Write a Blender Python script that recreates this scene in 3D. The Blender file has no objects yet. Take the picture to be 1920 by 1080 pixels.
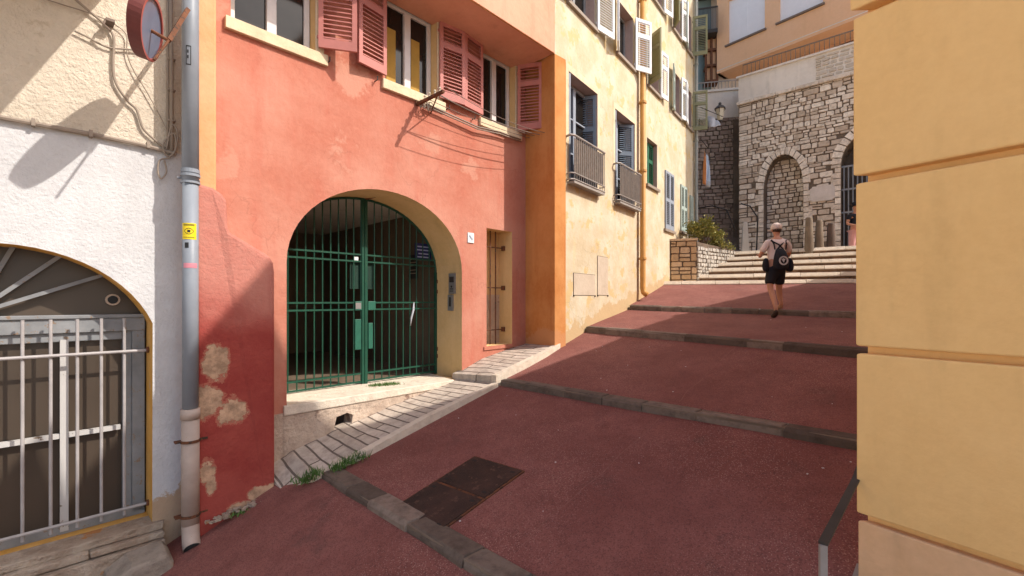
import bpy, math, random
from mathutils import Vector, Matrix, geometry, noise
random.seed(7)
R = math.radians
scene = bpy.context.scene
C = scene.collection
# ------------------------------------------------------------------ camera, sky, sun, exposure
FPX = 853.0
cam = bpy.data.objects.new("camera", bpy.data.cameras.new("camera")); C.objects.link(cam)
cam.data.sensor_width = 36.0; cam.data.lens = 36.0 * FPX / 1920.0
cam.data.shift_y = 23 / 1920.0
cam.rotation_euler = (R(90), 0, 0); cam.location = (0, 0, 0)
cam.data.clip_start = 0.05; cam.data.clip_end = 400
scene.camera = cam
SUN = Vector((1.106, -0.28, 1.10)).normalized()
world = bpy.data.worlds.new("World"); scene.world = world; world.use_nodes = True
wn = world.node_tree; sky = wn.nodes.new('ShaderNodeTexSky'); sky.sky_type = 'NISHITA'; sky.sun_disc = False
sky.sun_elevation = math.asin(SUN.z); sky.sun_rotation = math.atan2(SUN.x, SUN.y)
sky.air_density = 1.0; sky.dust_density = 2.5; sky.ozone_density = 0.6
wn.links.new(sky.outputs[0], wn.nodes['Background'].inputs[0]); wn.nodes['Background'].inputs[1].default_value = 0.15
sl = bpy.data.lights.new("sun", 'SUN'); sl.energy = 3.05; sl.angle = R(0.6); sl.color = (1.0, 0.94, 0.86)
so = bpy.data.objects.new("sun", sl); C.objects.link(so); so.location = (8, -4, 14)
so.rotation_euler = SUN.to_track_quat('Z', 'Y').to_euler()
scene.view_settings.view_transform = 'Standard'; scene.view_settings.look = 'None'
scene.view_settings.gamma = 1; scene.view_settings.exposure = 0.80
scene.cycles.max_bounces = 8; scene.cycles.diffuse_bounces = 5

# ------------------------------------------------------------------ materials
MATS = {}
class NT:
    def __init__(s, name):
        s.m = bpy.data.materials.new(name); s.m.use_nodes = True; s.t = s.m.node_tree
        s.b = s.t.nodes['Principled BSDF']; s.tc = s.t.nodes.new('ShaderNodeTexCoord'); MATS[name] = s.m
    def n(s, typ, ins=None, **kw):
        nd = s.t.nodes.new('ShaderNode' + typ)
        for k, v in kw.items(): setattr(nd, k, v)
        for k, v in (ins or {}).items(): s.put(nd.inputs[k], v)
        return nd
    def put(s, sock, v):
        if isinstance(v, bpy.types.NodeSocket): s.t.links.new(v, sock)
        else:
            if isinstance(v, (tuple, list)) and len(v) == 3 and sock.type == 'RGBA': v = (*v, 1)
            sock.default_value = v
    def math(s, op, a, b=0.0, clamp=False):
        nd = s.n('Math', operation=op, use_clamp=clamp); s.put(nd.inputs[0], a); s.put(nd.inputs[1], b); return nd.outputs[0]
    def mix(s, f, a, b, mode='MIX'):
        nd = s.n('Mix', data_type='RGBA', blend_type=mode); s.put(nd.inputs[0], f); s.put(nd.inputs[6], a); s.put(nd.inputs[7], b); return nd.outputs[2]
    def co(s, scale=(1, 1, 1), src='Object', loc=(0, 0, 0)):
        mp = s.n('Mapping', {'Vector': s.tc.outputs[src], 'Scale': scale, 'Location': loc}); return mp.outputs[0]
    def noise(s, scale, detail=4, rough=.55, vec=None, dist=0):
        return s.n('TexNoise', {'Vector': vec or s.co(), 'Scale': scale, 'Detail': detail, 'Roughness': rough, 'Distortion': dist}).outputs[0]
    def ramp(s, v, a, b, smooth=False):
        nd = s.n('MapRange', {'Value': v, 'From Min': a, 'From Max': b}); 
        if smooth: nd.interpolation_type = 'SMOOTHSTEP'
        return nd.outputs[0]
    def bump(s, h, strength, dist=.02, prev=None):
        nd = s.n('Bump', {'Height': h, 'Strength': strength, 'Distance': dist})
        if prev: s.put(nd.inputs['Normal'], prev)
        return nd.outputs[0]
    def fin(s, col, rough=.9, normal=None, metal=0, spec=.3):
        s.put(s.b.inputs['Base Color'], col); s.put(s.b.inputs['Roughness'], rough); s.b.inputs['Metallic'].default_value = metal
        s.b.inputs['Specular IOR Level'].default_value = spec
        if normal: s.put(s.b.inputs['Normal'], normal)
        return s.m

def stucco(name, c1, c2, scale=1.0, bump=.35, grain=45, stain=None, stain_t=.62, stain_scale=2.0, streak=.25, dark=None, patches=(), patch_col=None, gdist=.012, low=None, crack=0, pits=0, lit_top=None):
    t = NT(name)
    col = t.mix(t.ramp(t.noise(scale, 5, .6), .35, .68, True), c1, c2)
    st = t.noise(3.0, 4, .6, t.co((1.6, 1.6, .22)))
    if lit_top:   # sunlight put into the colour: paler paint on the upper part
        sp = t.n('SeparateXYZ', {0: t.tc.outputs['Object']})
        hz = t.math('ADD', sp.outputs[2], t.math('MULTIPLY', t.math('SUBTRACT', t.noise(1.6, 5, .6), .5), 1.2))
        col = t.mix(t.ramp(hz, -.55, .35, True), col, lit_top)
    d = dark or tuple(x * .62 for x in c1)
    col = t.mix(t.math('MULTIPLY', t.ramp(st, .5, .75, True), streak), col, d)
    fine = t.noise(grain * .5, 6, .7)
    col = t.mix(t.math('MULTIPLY', t.ramp(fine, .35, .7), .22), col, tuple(min(1, x * 1.25) for x in c2))
    if stain:
        m = t.ramp(t.noise(stain_scale, 6, .65, t.co((1, 1, 1), loc=(3.1, 1.7, 9.2))), stain_t, stain_t + .04)
        col = t.mix(m, col, stain)
    if low:   # weathered band near a base line z = zl + k*x
        zl, k, hgt, lc = low
        sep = t.n('SeparateXYZ', {0: t.tc.outputs['Object']})
        base = t.math('ADD', t.math('MULTIPLY', sep.outputs[0], k), zl)
        dz = t.math('SUBTRACT', sep.outputs[2], base)
        nn = t.noise(2.6, 6, .7)
        m = t.ramp(t.math('SUBTRACT', t.math('MULTIPLY', nn, hgt * 3.2), dz), hgt * .95, hgt * 1.1)
        col = t.mix(m, col, lc)
    if crack:
        wv = t.n('VectorMath', {0: t.co(), 1: t.n('VectorMath', {0: t.n('TexNoise', {'Vector': t.co(), 'Scale': 2.2, 'Detail': 6.0}).outputs[1], 1: (.55, .55, .55)}, operation='MULTIPLY').outputs[0]}, operation='ADD').outputs[0]
        vo = t.n('TexVoronoi', {'Vector': wv, 'Scale': .75}, feature='DISTANCE_TO_EDGE')
        cm = t.math('MULTIPLY', t.math('LESS_THAN', vo.outputs['Distance'], .0035), t.ramp(t.noise(.9, 2, .5, t.co(loc=(7, 7, 7))), .50, .56))
        col = t.mix(t.math('MULTIPLY', cm, crack), col, tuple(x * .35 for x in c1))
    if pits:
        pt = t.ramp(t.noise(9, 2, .4, t.co(loc=(2, 8, 5))), .745, .76); col = t.mix(t.math('MULTIPLY', pt, pits), col, tuple(x * .5 for x in c1))
        ar = t.ramp(t.noise(.8, 6, .68, t.co(loc=(1, 3, 6))), .5, .53); col = t.mix(t.math('MULTIPLY', ar, .16), col, tuple(x * .72 for x in c1))
    pm = None; rm = None
    for (x, z, rx, rz) in patches:
        sep = t.n('SeparateXYZ', {0: t.tc.outputs['Object']})
        dx = t.math('MULTIPLY', t.math('SUBTRACT', sep.outputs[0], x), 1 / rx)
        dz = t.math('MULTIPLY', t.math('SUBTRACT', sep.outputs[2], z), 1 / rz)
        r2 = t.math('ADD', t.math('MULTIPLY', dx, dx), t.math('MULTIPLY', dz, dz))
        v = t.math('ADD', r2, t.math('MULTIPLY', t.math('SUBTRACT', t.noise(6, 9, .72), .5), 4.4))
        rim = t.math('LESS_THAN', v, 1.25); rm = rim if pm is None else t.math('MAXIMUM', rm, rim)
        m = t.math('LESS_THAN', v, .9)
        pm = m if pm is None else t.math('MAXIMUM', pm, m)
    if pm is not None:
        col = t.mix(t.math('MULTIPLY', rm, .45), col, (.50, .22, .14))
        pc = t.mix(t.ramp(t.noise(9, 5, .6), .4, .62), patch_col, tuple(x * .55 for x in patch_col))
        col = t.mix(pm, col, pc)
    h = t.noise(grain, 5, .65)
    n1 = t.bump(h, bump, gdist)
    n2 = t.bump(t.noise(5, 3, .5), .35, .03, n1)
    if pm is not None: n2 = t.bump(t.math('SUBTRACT', 1.0, pm), .8, .01, n2)
    return t.fin(col, .93, n2, spec=.2)

def paint(name, c, rough=.5, var=.25, chip=None, chip_t=.68, metal=0, scale=6, bump=.15):
    t = NT(name)
    col = t.mix(t.ramp(t.noise(scale, 5, .6), .3, .7), c, tuple(x * (1 - var) for x in c))
    h = t.noise(scale * 8, 4, .6)
    if chip:
        m = t.ramp(t.noise(scale * 3, 6, .7), chip_t, chip_t + .03); col = t.mix(m, col, chip)
    return t.fin(col, rough, t.bump(h, bump, .004), metal)

red_wall = stucco('red_stucco', (.42, .14, .09), (.52, .245, .175), .55, .4, 30, streak=.45, dark=(.42, .10, .065),
                  stain=(.50, .23, .16), stain_t=.60, stain_scale=1.1, crack=.15)
red_dark = stucco('deep_red_stucco', (.26, .040, .032), (.33, .068, .052), 1.5, .6, 26, lit_top=(.46, .19, .145), streak=.35, dark=(.26, .05, .04), gdist=.02,
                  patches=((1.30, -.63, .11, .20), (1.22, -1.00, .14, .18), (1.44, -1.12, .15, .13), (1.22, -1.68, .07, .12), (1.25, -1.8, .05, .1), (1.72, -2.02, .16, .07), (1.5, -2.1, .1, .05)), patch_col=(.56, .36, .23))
red_deep = stucco('shade_red_stucco', (.50, .09, .055), (.58, .13, .08), 1.0, .35, 30)
beige = stucco('beige_render', (.60, .40, .18), (.68, .47, .24), 1.5, .2, 40, streak=.35, stain=(.30, .12, .07), stain_t=.70, stain_scale=3.0)
cream = stucco('cream_trim', (.58, .45, .29), (.68, .56, .38), 2.5, .2, 40, streak=.35)
orange = stucco('orange_stucco', (.47, .18, .05), (.56, .26, .09), 1.3, .4, 34, streak=.5, dark=(.40, .12, .03), low=(-.85, 0, .55, (.52, .24, .10)))
orange_pil = stucco('peach_stucco', (.60, .29, .13), (.66, .36, .20), 1.2, .3, 34, streak=.3)
salmon = stucco('salmon_stucco', (.60, .27, .17), (.66, .33, .22), .8, .25, 30, streak=.3)
yellow_wall = stucco('pale_yellow_stucco', (.49, .39, .25), (.58, .515, .39), 1.6, .5, 28, streak=.6, dark=(.60, .45, .24),
                     stain=(.56, .41, .21), stain_t=.56, stain_scale=2.4, low=(-.72, .205, .30, (.50, .36, .20)), crack=.25)
ochre_wall = stucco('ochre_stucco', (.80, .50, .20), (.84, .54, .23), .7, .3, 38, streak=.22, gdist=.006)
ochre_base = stucco('peach_plinth_stucco', (.70, .43, .23), (.75, .48, .28), 1.0, .3, 38, streak=.35, gdist=.006, pits=.5)
white_wall = stucco('white_stucco', (.48, .47, .47), (.56, .555, .555), 1.3, .9, 30, streak=.12, gdist=.015, low=(-2.2, .18, .30, (.42, .30, .20)))
rough_beige = stucco('rough_beige_stucco', (.56, .48, .38), (.66, .57, .46), 1.0, 1.0, 26, streak=.25, gdist=.03, stain=(.55, .46, .35), stain_t=.62, stain_scale=5)
ochre_reveal = stucco('ochre_reveal', (.58, .30, .06), (.66, .38, .12), 3, .3, 40, stain=(.45, .36, .28), stain_t=.66, stain_scale=4)
peach_wall = stucco('peach_facade', (.72, .42, .24), (.75, .46, .28), .5, .08, 20, streak=.15)
grey_render = stucco('grey_render', (.66, .59, .52), (.74, .67, .60), .8, .3, 20, streak=.4)
mortar = stucco('mortar', (.13, .095, .07), (.22, .165, .12), 1.5, .7, 14, gdist=.03)
dark_mortar = stucco('dark_mortar', (.12, .09, .07), (.19, .15, .12), 1.2, .7, 14, gdist=.03)
base_stone = stucco('weathered_base_render', (.40, .30, .23), (.56, .44, .34), 3.0, .9, 18, gdist=.03, stain=(.25, .17, .13), stain_t=.58, stain_scale=3.2)
crumbly = stucco('crumbling_plinth', (.30, .22, .16), (.44, .36, .28), 4.0, 1.0, 16, gdist=.05, stain=(.42, .19, .07), stain_t=.60, stain_scale=4)
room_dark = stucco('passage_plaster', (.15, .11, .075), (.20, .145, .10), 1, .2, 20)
hatch = stucco('hatch_plaster', (.46, .37, .28), (.52, .43, .33), 2, .15, 40, streak=.2)
green = paint('green_gate_paint', (.014, .075, .045), .45, .3, chip=(.03, .05, .035), chip_t=.66)
green_lt = paint('green_lock_paint', (.028, .13, .085), .45, .3, chip=(.02, .05, .035), chip_t=.66)
pink_shut = paint('faded_red_shutter_paint', (.50, .19, .16), .6, .18, scale=4)
white_shut = paint('white_shutter_paint', (.74, .74, .74), .6, .12)
grey_shut = paint('grey_shutter_paint', (.30, .33, .38), .6, .2)
blue_shut = paint('slate_blue_shutter_paint', (.18, .22, .27), .6, .2)
green_shut = paint('dark_green_shutter_paint', (.02, .12, .06), .6, .2)
sage_shut = paint('sage_shutter_paint', (.40, .47, .42), .6, .2)
olive_shut = paint('olive_shutter_paint', (.27, .26, .14), .6, .2)
roller = paint('white_roller_shutter', (.80, .77, .78), .6, .06)
white_frame = paint('white_window_paint', (.66, .62, .60), .5, .15)
grey_frame = paint('grey_window_paint', (.25, .255, .26), .6, .3, chip=(.22, .15, .10), chip_t=.60)
peel_white = paint('peeling_white_paint', (.48, .46, .44), .6, .1, chip=(.16, .11, .07), chip_t=.62, scale=4)
bar_white = paint('white_grille_paint', (.40, .37, .36), .5, .25, chip=(.16, .10, .07), chip_t=.70)
iron = paint('dark_iron', (.05, .04, .035), .6, .4)
rust = paint('rusty_iron', (.17, .065, .03), .8, .4, chip=(.05, .03, .02), chip_t=.55)
zinc = paint('grey_zinc_pipe', (.25, .275, .31), .45, .2, metal=.0, scale=3)
pvc = paint('cream_pipe_boot', (.46, .36, .30), .6, .25, chip=(.33, .20, .06), chip_t=.66, scale=5)
rustclay = paint('ochre_pipe_paint', (.60, .30, .08), .6, .2)
cable_m = paint('beige_cable', (.30, .24, .19), .7, .2)
cable_d = paint('brown_cable', (.20, .15, .12), .7, .2)
steel = paint('brushed_steel', (.35, .34, .33), .4, .2, metal=.5)
galv = paint('galvanised_rail', (.35, .31, .28), .55, .3, metal=.1)
manh = paint('cast_iron_cover', (.032, .020, .017), .7, .35, chip=(.08, .035, .027), chip_t=.62, scale=7, bump=.5)
signred = paint('sign_red', (.50, .13, .11), .45, .15); signblue = paint('sign_blue', (.20, .25, .36), .4, .2)
signback = paint('sign_back_maroon', (.16, .04, .035), .6, .3)
yellowst = paint('yellow_sticker', (.80, .60, .02), .4, .05); pinkst = paint('pink_sticker', (.65, .25, .30), .5, .2)
black = paint('black_ink', (.02, .02, .02), .6, .1); white = paint('white_enamel', (.78, .78, .76), .4, .05)
bluesign = paint('notice_blue', (.02, .02, .10), .4, .1); bluew = paint('notice_text', (.45, .45, .60), .5, .1)
marble = stucco('marble_plaque', (.60, .52, .45), (.66, .58, .52), 3, .1, 40)
skin = paint('skin', (.50, .24, .15), .55, .12, scale=10, bump=.05)
shirt = paint('pale_pink_shirt_cloth', (.74, .62, .58), .85, .12, scale=10); shorts_m = paint('black_cloth', (.018, .018, .024), .85, .2)
cap_m = paint('pale_cap_cloth', (.68, .58, .52), .85, .1); hair_m = paint('dark_hair', (.05, .025, .015), .6, .3)
pinkcloth = paint('pink_cloth', (.60, .30, .28), .85, .15); greycloth = paint('grey_white_emblem', (.55, .53, .53), .7, .1)
cloth_w = paint('white_laundry', (.45, .46, .50), .85, .1); cloth_b = paint('light_blue_cloth', (.50, .58, .68), .85, .1); cloth_o = paint('orange_cloth', (.55, .22, .08), .85, .1)
lampglass = paint('lantern_glass', (.55, .48, .36), .3, .1)
shoe_m = paint('dark_shoe', (.05, .03, .02), .7, .2)
leafm = paint('bush_leaf', (.26, .27, .08), .6, .5, scale=3); leafy = paint('yellow_green_leaf', (.40, .36, .10), .6, .4, scale=3)
grassm = paint('weed_green', (.10, .19, .04), .7, .4)
stemm = paint('stem_brown', (.16, .10, .06), .8, .3)
bollard_m = stucco('bollard_stone', (.16, .12, .085), (.22, .17, .12), 3, .5, 30)
conc = stucco('concrete_cone', (.36, .33, .30), (.42, .39, .36), 3, .3, 30)

def cover():
    t = NT('worn_cast_cover'); b = t.n('TexChecker', {'Vector': t.n('Mapping', {'Vector': t.co(), 'Rotation': (0, 0, R(20))}).outputs[0], 'Scale': 70.0})
    col = t.mix(t.ramp(t.noise(3, 6, .7), .4, .65), (.030, .020, .017), (.060, .033, .026))
    col = t.mix(t.ramp(t.noise(14, 5, .7), .58, .66), col, (.11, .06, .045))
    n1 = t.bump(b.outputs[1], .5, .004); return t.fin(col, .6, t.bump(t.noise(40, 4, .6), .5, .004, n1), .2)
coverm = cover()
def glass(name, c, rough=.08):
    t = NT(name); nz = t.noise(1.5, 2, .5)
    return t.fin(t.mix(nz, c, tuple(x * .5 for x in c)), rough, t.bump(t.noise(2.0, 2), .15, .02), spec=.35)
glass_dark = glass('dark_window_glass', (.02, .017, .015)); glass_dirty = glass('dirty_window_glass', (.085, .062, .045), .35)
glass_green = glass('bluish_glass', (.22, .30, .30), .2); curtain = paint('yellow_curtain', (.42, .25, .05), .8, .2)

def asphalt():
    t = NT('red_asphalt')
    big = t.noise(.9, 5, .6); mid = t.noise(5, 5, .65)
    col = t.mix(t.ramp(big, .3, .7, True), (.19, .062, .048), (.255, .095, .076))
    col = t.mix(t.math('MULTIPLY', t.ramp(mid, .45, .75), .5), col, (.13, .036, .03))
    col = t.mix(t.math('MULTIPLY', t.ramp(t.noise(1.7, 6, .7, t.co(loc=(9, 4, 1))), .58, .72, True), .5), col, (.105, .05, .042))
    v = t.n('TexVoronoi', {'Vector': t.co(), 'Scale': 125.0}); gr = t.math('GREATER_THAN', t.n('TexWhiteNoise', {'Vector': v.outputs['Position']}, noise_dimensions='3D').outputs[0], .80)
    dot = t.math('MULTIPLY', gr, t.math('LESS_THAN', v.outputs['Distance'], .42))
    wear = t.ramp(t.noise(.6, 4, .6, t.co(loc=(5, 2, 0))), .38, .62, True)
    col = t.mix(t.math('MULTIPLY', dot, t.math('ADD', .15, t.math('MULTIPLY', wear, .6))), col, (.45, .28, .22))
    g2 = t.math('LESS_THAN', t.n('TexWhiteNoise', {'Vector': v.outputs['Position'], 0: v.outputs['Position']}, noise_dimensions='3D').outputs[0], .22)
    col = t.mix(t.math('MULTIPLY', g2, .5), col, (.09, .03, .028))
    n1 = t.bump(t.math('SUBTRACT', 1.0, v.outputs['Distance']), .6, .006)
    n2 = t.bump(t.noise(9, 4, .6), .35, .02, n1)
    return t.fin(col, .88, n2, spec=.35)
asph = asphalt()

def paver():
    t = NT('stone_pavers')
    wv = t.n('VectorMath', {0: t.co(), 1: t.n('VectorMath', {0: t.n('TexNoise', {'Vector': t.co(), 'Scale': 2.5}).outputs[1], 1: (.05, .05, 0)}, operation='MULTIPLY').outputs[0]}, operation='ADD').outputs[0]
    rot = t.n('Mapping', {'Vector': wv, 'Rotation': (0, 0, R(90))}).outputs[0]
    b = t.n('TexBrick', {'Vector': rot, 'Color1': (.48, .40, .32, 1), 'Color2': (.60, .51, .42, 1), 'Mortar': (.13, .10, .08, 1), 'Scale': 1.0, 'Mortar Size': .012, 'Brick Width': .85, 'Row Height': .135, 'Bias': 0.0, 'Mortar Smooth': .3})
    col = t.mix(t.math('MULTIPLY', t.ramp(t.noise(7, 6, .7), .42, .65), .55), b.outputs[0], (.22, .17, .14))
    n1 = t.bump(t.math('SUBTRACT', 1.0, b.outputs[1]), .8, .02); n2 = t.bump(t.noise(25, 5, .7), .5, .012, n1)
    return t.fin(col, .9, n2, spec=.25)
pav = paver()

def stone(name, c1, c2, dark=.5, bump=.8):
    t = NT(name)
    at = t.n('Attribute', attribute_name='tone').outputs[2]
    col = t.mix(at, c1, c2)
    col = t.mix(t.math('MULTIPLY', t.ramp(t.noise(8, 6, .7), .45, .7), .6), col, tuple(x * dark for x in c1))
    return t.fin(col, .92, t.bump(t.noise(22, 6, .7), bump, .02), spec=.2)
wall_stone = stone('wall_stone', (.53, .41, .31), (.90, .79, .67), .45, .5)
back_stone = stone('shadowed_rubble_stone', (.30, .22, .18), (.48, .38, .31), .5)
tan_stone = stone('tan_planter_stone', (.50, .33, .18), (.66, .48, .30), .6)
rubble = stone('grey_rubble_stone', (.42, .38, .33), (.60, .55, .48), .5)
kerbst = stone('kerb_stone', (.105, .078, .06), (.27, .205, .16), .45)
step_top = stone('step_stone', (.60, .50, .38), (.72, .62, .50), .7)
riser_shaded = stone('shaded_riser_brick', (.17, .10, .065), (.28, .18, .12), .6)  # riser shade put into the colour, much darker than the treads

# ------------------------------------------------------------------ mesh builder
class MB:
    def __init__(s): s.v = []; s.f = []; s.mi = []; s.tone = []
    def add(s, vs, fs, mi=0, tone=.5):
        o = len(s.v); s.v += [tuple(v) for v in vs]; s.tone += [tone] * len(vs)
        for f in fs: s.f.append(tuple(i + o for i in f)); s.mi.append(mi)
    def box(s, x0, x1, y0, y1, z0, z1, mi=0, tone=.5, M=None, jit=0):
        vs = [Vector((x, y, z)) for x in (x0, x1) for y in (y0, y1) for z in (z0, z1)]
        if jit: vs = [v + Vector([random.uniform(-jit, jit) for _ in range(3)]) for v in vs]
        if M: vs = [M @ v for v in vs]
        s.add(vs, [(0, 1, 3, 2), (4, 6, 7, 5), (0, 4, 5, 1), (2, 3, 7, 6), (0, 2, 6, 4), (1, 5, 7, 3)], mi, tone)
    def hexa(s, lo, hi, mi=0, tone=.5):       # lo, hi: four points each, same winding
        s.add(list(lo) + list(hi), [(3, 2, 1, 0), (4, 5, 6, 7)] + [(i, (i + 1) % 4, 4 + (i + 1) % 4, 4 + i) for i in range(4)], mi, tone)
    def prism(s, poly, y0, y1, mi=0, tone=.5, inset=0):   # polygon in (x,z), extruded in y, front = y0
        n = len(poly)
        if inset:
            cx = sum(p[0] for p in poly) / n; cz = sum(p[1] for p in poly) / n
            fr = [(cx + (p[0] - cx) * (1 - inset), cz + (p[1] - cz) * (1 - inset)) for p in poly]
        else: fr = poly
        vs = [(p[0], y0, p[1]) for p in fr] + [(p[0], y1, p[1]) for p in poly]
        s.add(vs, [tuple(range(n)), tuple(range(2 * n - 1, n - 1, -1))] + [(i, n + i, n + (i + 1) % n, (i + 1) % n) for i in range(n)], mi, tone)
    def sheet(s, outer, holes, y, mi=0):   # facade polygon in (x,z) with holes, at depth y
        loops = [[Vector((p[0], p[1], 0)) for p in lp] for lp in [outer] + holes]
        flat = [p for lp in loops for p in lp]
        tr = geometry.tessellate_polygon(loops)
        vs = [(p.x, y, p.y) for p in flat]; fs = []
        for a, b, c in tr:
            A, B, D = flat[a], flat[b], flat[c]
            cr = (B.x - A.x) * (D.y - A.y) - (B.y - A.y) * (D.x - A.x)
            fs.append((a, b, c) if cr > 0 else (a, c, b))
        s.add(vs, fs, mi)
    def reveal(s, poly, y0, y1, mi=0):
        n = len(poly); vs = [(p[0], y0, p[1]) for p in poly] + [(p[0], y1, p[1]) for p in poly]
        s.add(vs, [(i, (i + 1) % n, n + (i + 1) % n, n + i) for i in range(n)], mi)
    def tube(s, pts, r, n=8, mi=0, cap=True, tone=.5):
        pts = [Vector(p) for p in pts]; rs = r if isinstance(r, (list, tuple)) else [r] * len(pts)
        t0 = (pts[1] - pts[0]).normalized(); up = Vector((0, 0, 1)) if abs(t0.z) < .9 else Vector((1, 0, 0))
        a = t0.cross(up).normalized(); vs = []
        for i, p in enumerate(pts):
            t = (pts[min(i + 1, len(pts) - 1)] - pts[max(i - 1, 0)]).normalized()
            a = (a - t * a.dot(t)).normalized(); b = t.cross(a)
            vs += [p + (a * math.cos(k * 2 * math.pi / n) + b * math.sin(k * 2 * math.pi / n)) * rs[i] for k in range(n)]
        fs = [(i * n + k, i * n + (k + 1) % n, (i + 1) * n + (k + 1) % n, (i + 1) * n + k) for i in range(len(pts) - 1) for k in range(n)]
        if cap: fs += [tuple(range(n - 1, -1, -1)), tuple(range((len(pts) - 1) * n, len(pts) * n))]
        s.add(vs, fs, mi, tone)
    def lathe(s, prof, c=(0, 0, 0), n=16, mi=0, M=None, cap=True):   # profile of (r, z)
        vs = [Vector((r * math.cos(2 * math.pi * k / n) + c[0], r * math.sin(2 * math.pi * k / n) + c[1], z + c[2])) for r, z in prof for k in range(n)]
        if M: vs = [M @ v for v in vs]
        fs = [(i * n + k, i * n + (k + 1) % n, (i + 1) * n + (k + 1) % n, (i + 1) * n + k) for i in range(len(prof) - 1) for k in range(n)]
        if cap: fs += [tuple(range(n - 1, -1, -1)), tuple(range((len(prof) - 1) * n, len(prof) * n))]
        s.add(vs, fs, mi)
    def build(s, name, mats, parent=None, loc=(0, 0, 0), rz=0, smooth=False, bevel=0, fix=False):
        me = bpy.data.meshes.new(name); me.from_pydata(s.v, [], s.f)
        for m in (mats if isinstance(mats, (list, tuple)) else [mats]): me.materials.append(m)
        me.polygons.foreach_set('material_index', s.mi)
        at = me.attributes.new('tone', 'FLOAT', 'POINT'); at.data.foreach_set('value', s.tone)
        me.update()
        o = bpy.data.objects.new(name, me); C.objects.link(o)
        if smooth: me.polygons.foreach_set('use_smooth', [True] * len(me.polygons))
        if fix:
            import bmesh
            bm = bmesh.new(); bm.from_mesh(me); bmesh.ops.recalc_face_normals(bm, faces=bm.faces); bm.to_mesh(me); bm.free()
        if bevel:
            md = o.modifiers.new('bevel', 'BEVEL'); md.width = bevel; md.segments = 2; md.limit_method = 'ANGLE'
        if parent: o.parent = parent
        o.location = loc; o.rotation_euler = (0, 0, rz)
        return o

def tag(o, label, cat, group=None, kind=None):
    o['label'] = label; o['category'] = cat
    if group: o['group'] = group
    if kind: o['kind'] = kind
    return o
def struct(o): o['kind'] = 'structure'; return o

# ------------------------------------------------------------------ frames on the real wall planes
class Frame:
    """x runs left to right along a wall, -y is outward, origin (ox, oy)"""
    def __init__(s, ox, oy, ux, uy, zb=0):
        l = math.hypot(ux, uy); s.ux, s.uy = ux / l, uy / l; s.o = Vector((ox, oy, 0)); s.a = math.atan2(uy, ux); s.zb = zb
    def P(s, x, w, z): return Vector((s.o.x + x * s.ux + w * s.uy, s.o.y + x * s.uy - w * s.ux, z))
    def at(s, px, py=563, w=0):
        X = (px - 960) / FPX; ox, oy = s.o.x + w * s.uy, s.o.y - w * s.ux
        r = (X * oy - ox) / (s.ux - X * s.uy); return r, (563 - py) / FPX * (oy + r * s.uy)
    def x(s, px, w=0): return s.at(px, 563, w)[0]
    def root(s, name, x=0):
        e = bpy.data.objects.new(name, None); C.objects.link(e); e.location = s.P(x, 0, s.zb); e.rotation_euler = (0, 0, s.a); e.empty_display_size = .2
        return e
FA = Frame(-4.02, 3.751, .682, .731, -2.2)
FB = Frame(.722, 7.70, .6, .8, -.7)
FC = Frame(1.92, 2.5, .557, -.831, -1.6)
UA = Vector((.682, .731, 0)); NA = Vector((.731, -.682, 0))
def SW(s, w, z): return UA * s + NA * (w - 5.5) + Vector((0, 0, z))

class Bld:
    def __init__(s, F, name, label, cat='building', group=None):
        s.F = F; s.r = F.root(name); tag(s.r, label, cat, group)
    def part(s, mb, name, mats, **kw): return mb.build(name, mats, s.r, (0, 0, -s.F.zb), **kw)
    def put(s, o, x, w, z, rz=0):
        o.parent = s.r; o.location = (x, -w, z - s.F.zb); o.rotation_euler = (0, 0, rz); return o

def arch_poly(x0, x1, z0, zs, rise, n=22):
    cx = (x0 + x1) / 2; h = (x1 - x0) / 2
    return [(x0, z0), (x1, z0)] + [(cx + h * math.cos(math.pi * k / n), zs + rise * math.sin(math.pi * k / n)) for k in range(n + 1)]
def rect(x0, x1, z0, z1): return [(x0, z0), (x1, z0), (x1, z1), (x0, z1)]

def shutter_mesh(w, h, split=.33, slat=.032, side=1, closed_slats=False):
    m = MB(); t = .035; st = .055; s = side
    X = lambda a, b: (min(a * s, b * s), max(a * s, b * s))
    def bx(a, b, z0, z1, y0=-t / 2, y1=t / 2): x0, x1 = X(a, b); m.box(x0, x1, y0, y1, z0, z1)
    bx(0, st, 0, h); bx(w - st, w, 0, h); bx(st, w - st, 0, .11); bx(st, w - st, h - .07, h)
    zm = h * (1 - split); bx(st, w - st, zm - .045, zm + .045)
    for z0, z1 in ((.11, zm - .045), (zm + .045, h - .07)):
        n = max(2, int((z1 - z0) / slat)); dz = (z1 - z0) / n
        for i in range(n):
            z = z0 + (i + .5) * dz
            x0, x1 = X(st, w - st)
            m.add([(x0, -.014, z - dz * .33), (x1, -.014, z - dz * .33), (x1, .014, z + dz * .12), (x0, .014, z + dz * .12),
                   (x0, -.014, z - dz * .33 + .008), (x1, -.014, z - dz * .33 + .008), (x1, .014, z + dz * .12 + .008), (x0, .014, z + dz * .12 + .008)],
                  [(0, 1, 2, 3), (7, 6, 5, 4), (0, 4, 5, 1), (2, 6, 7, 3)])
    for z in (h * .12, h * .88): bx(-.02, .06, z - .02, z + .02, t / 2, t / 2 + .012)
    return m

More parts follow.
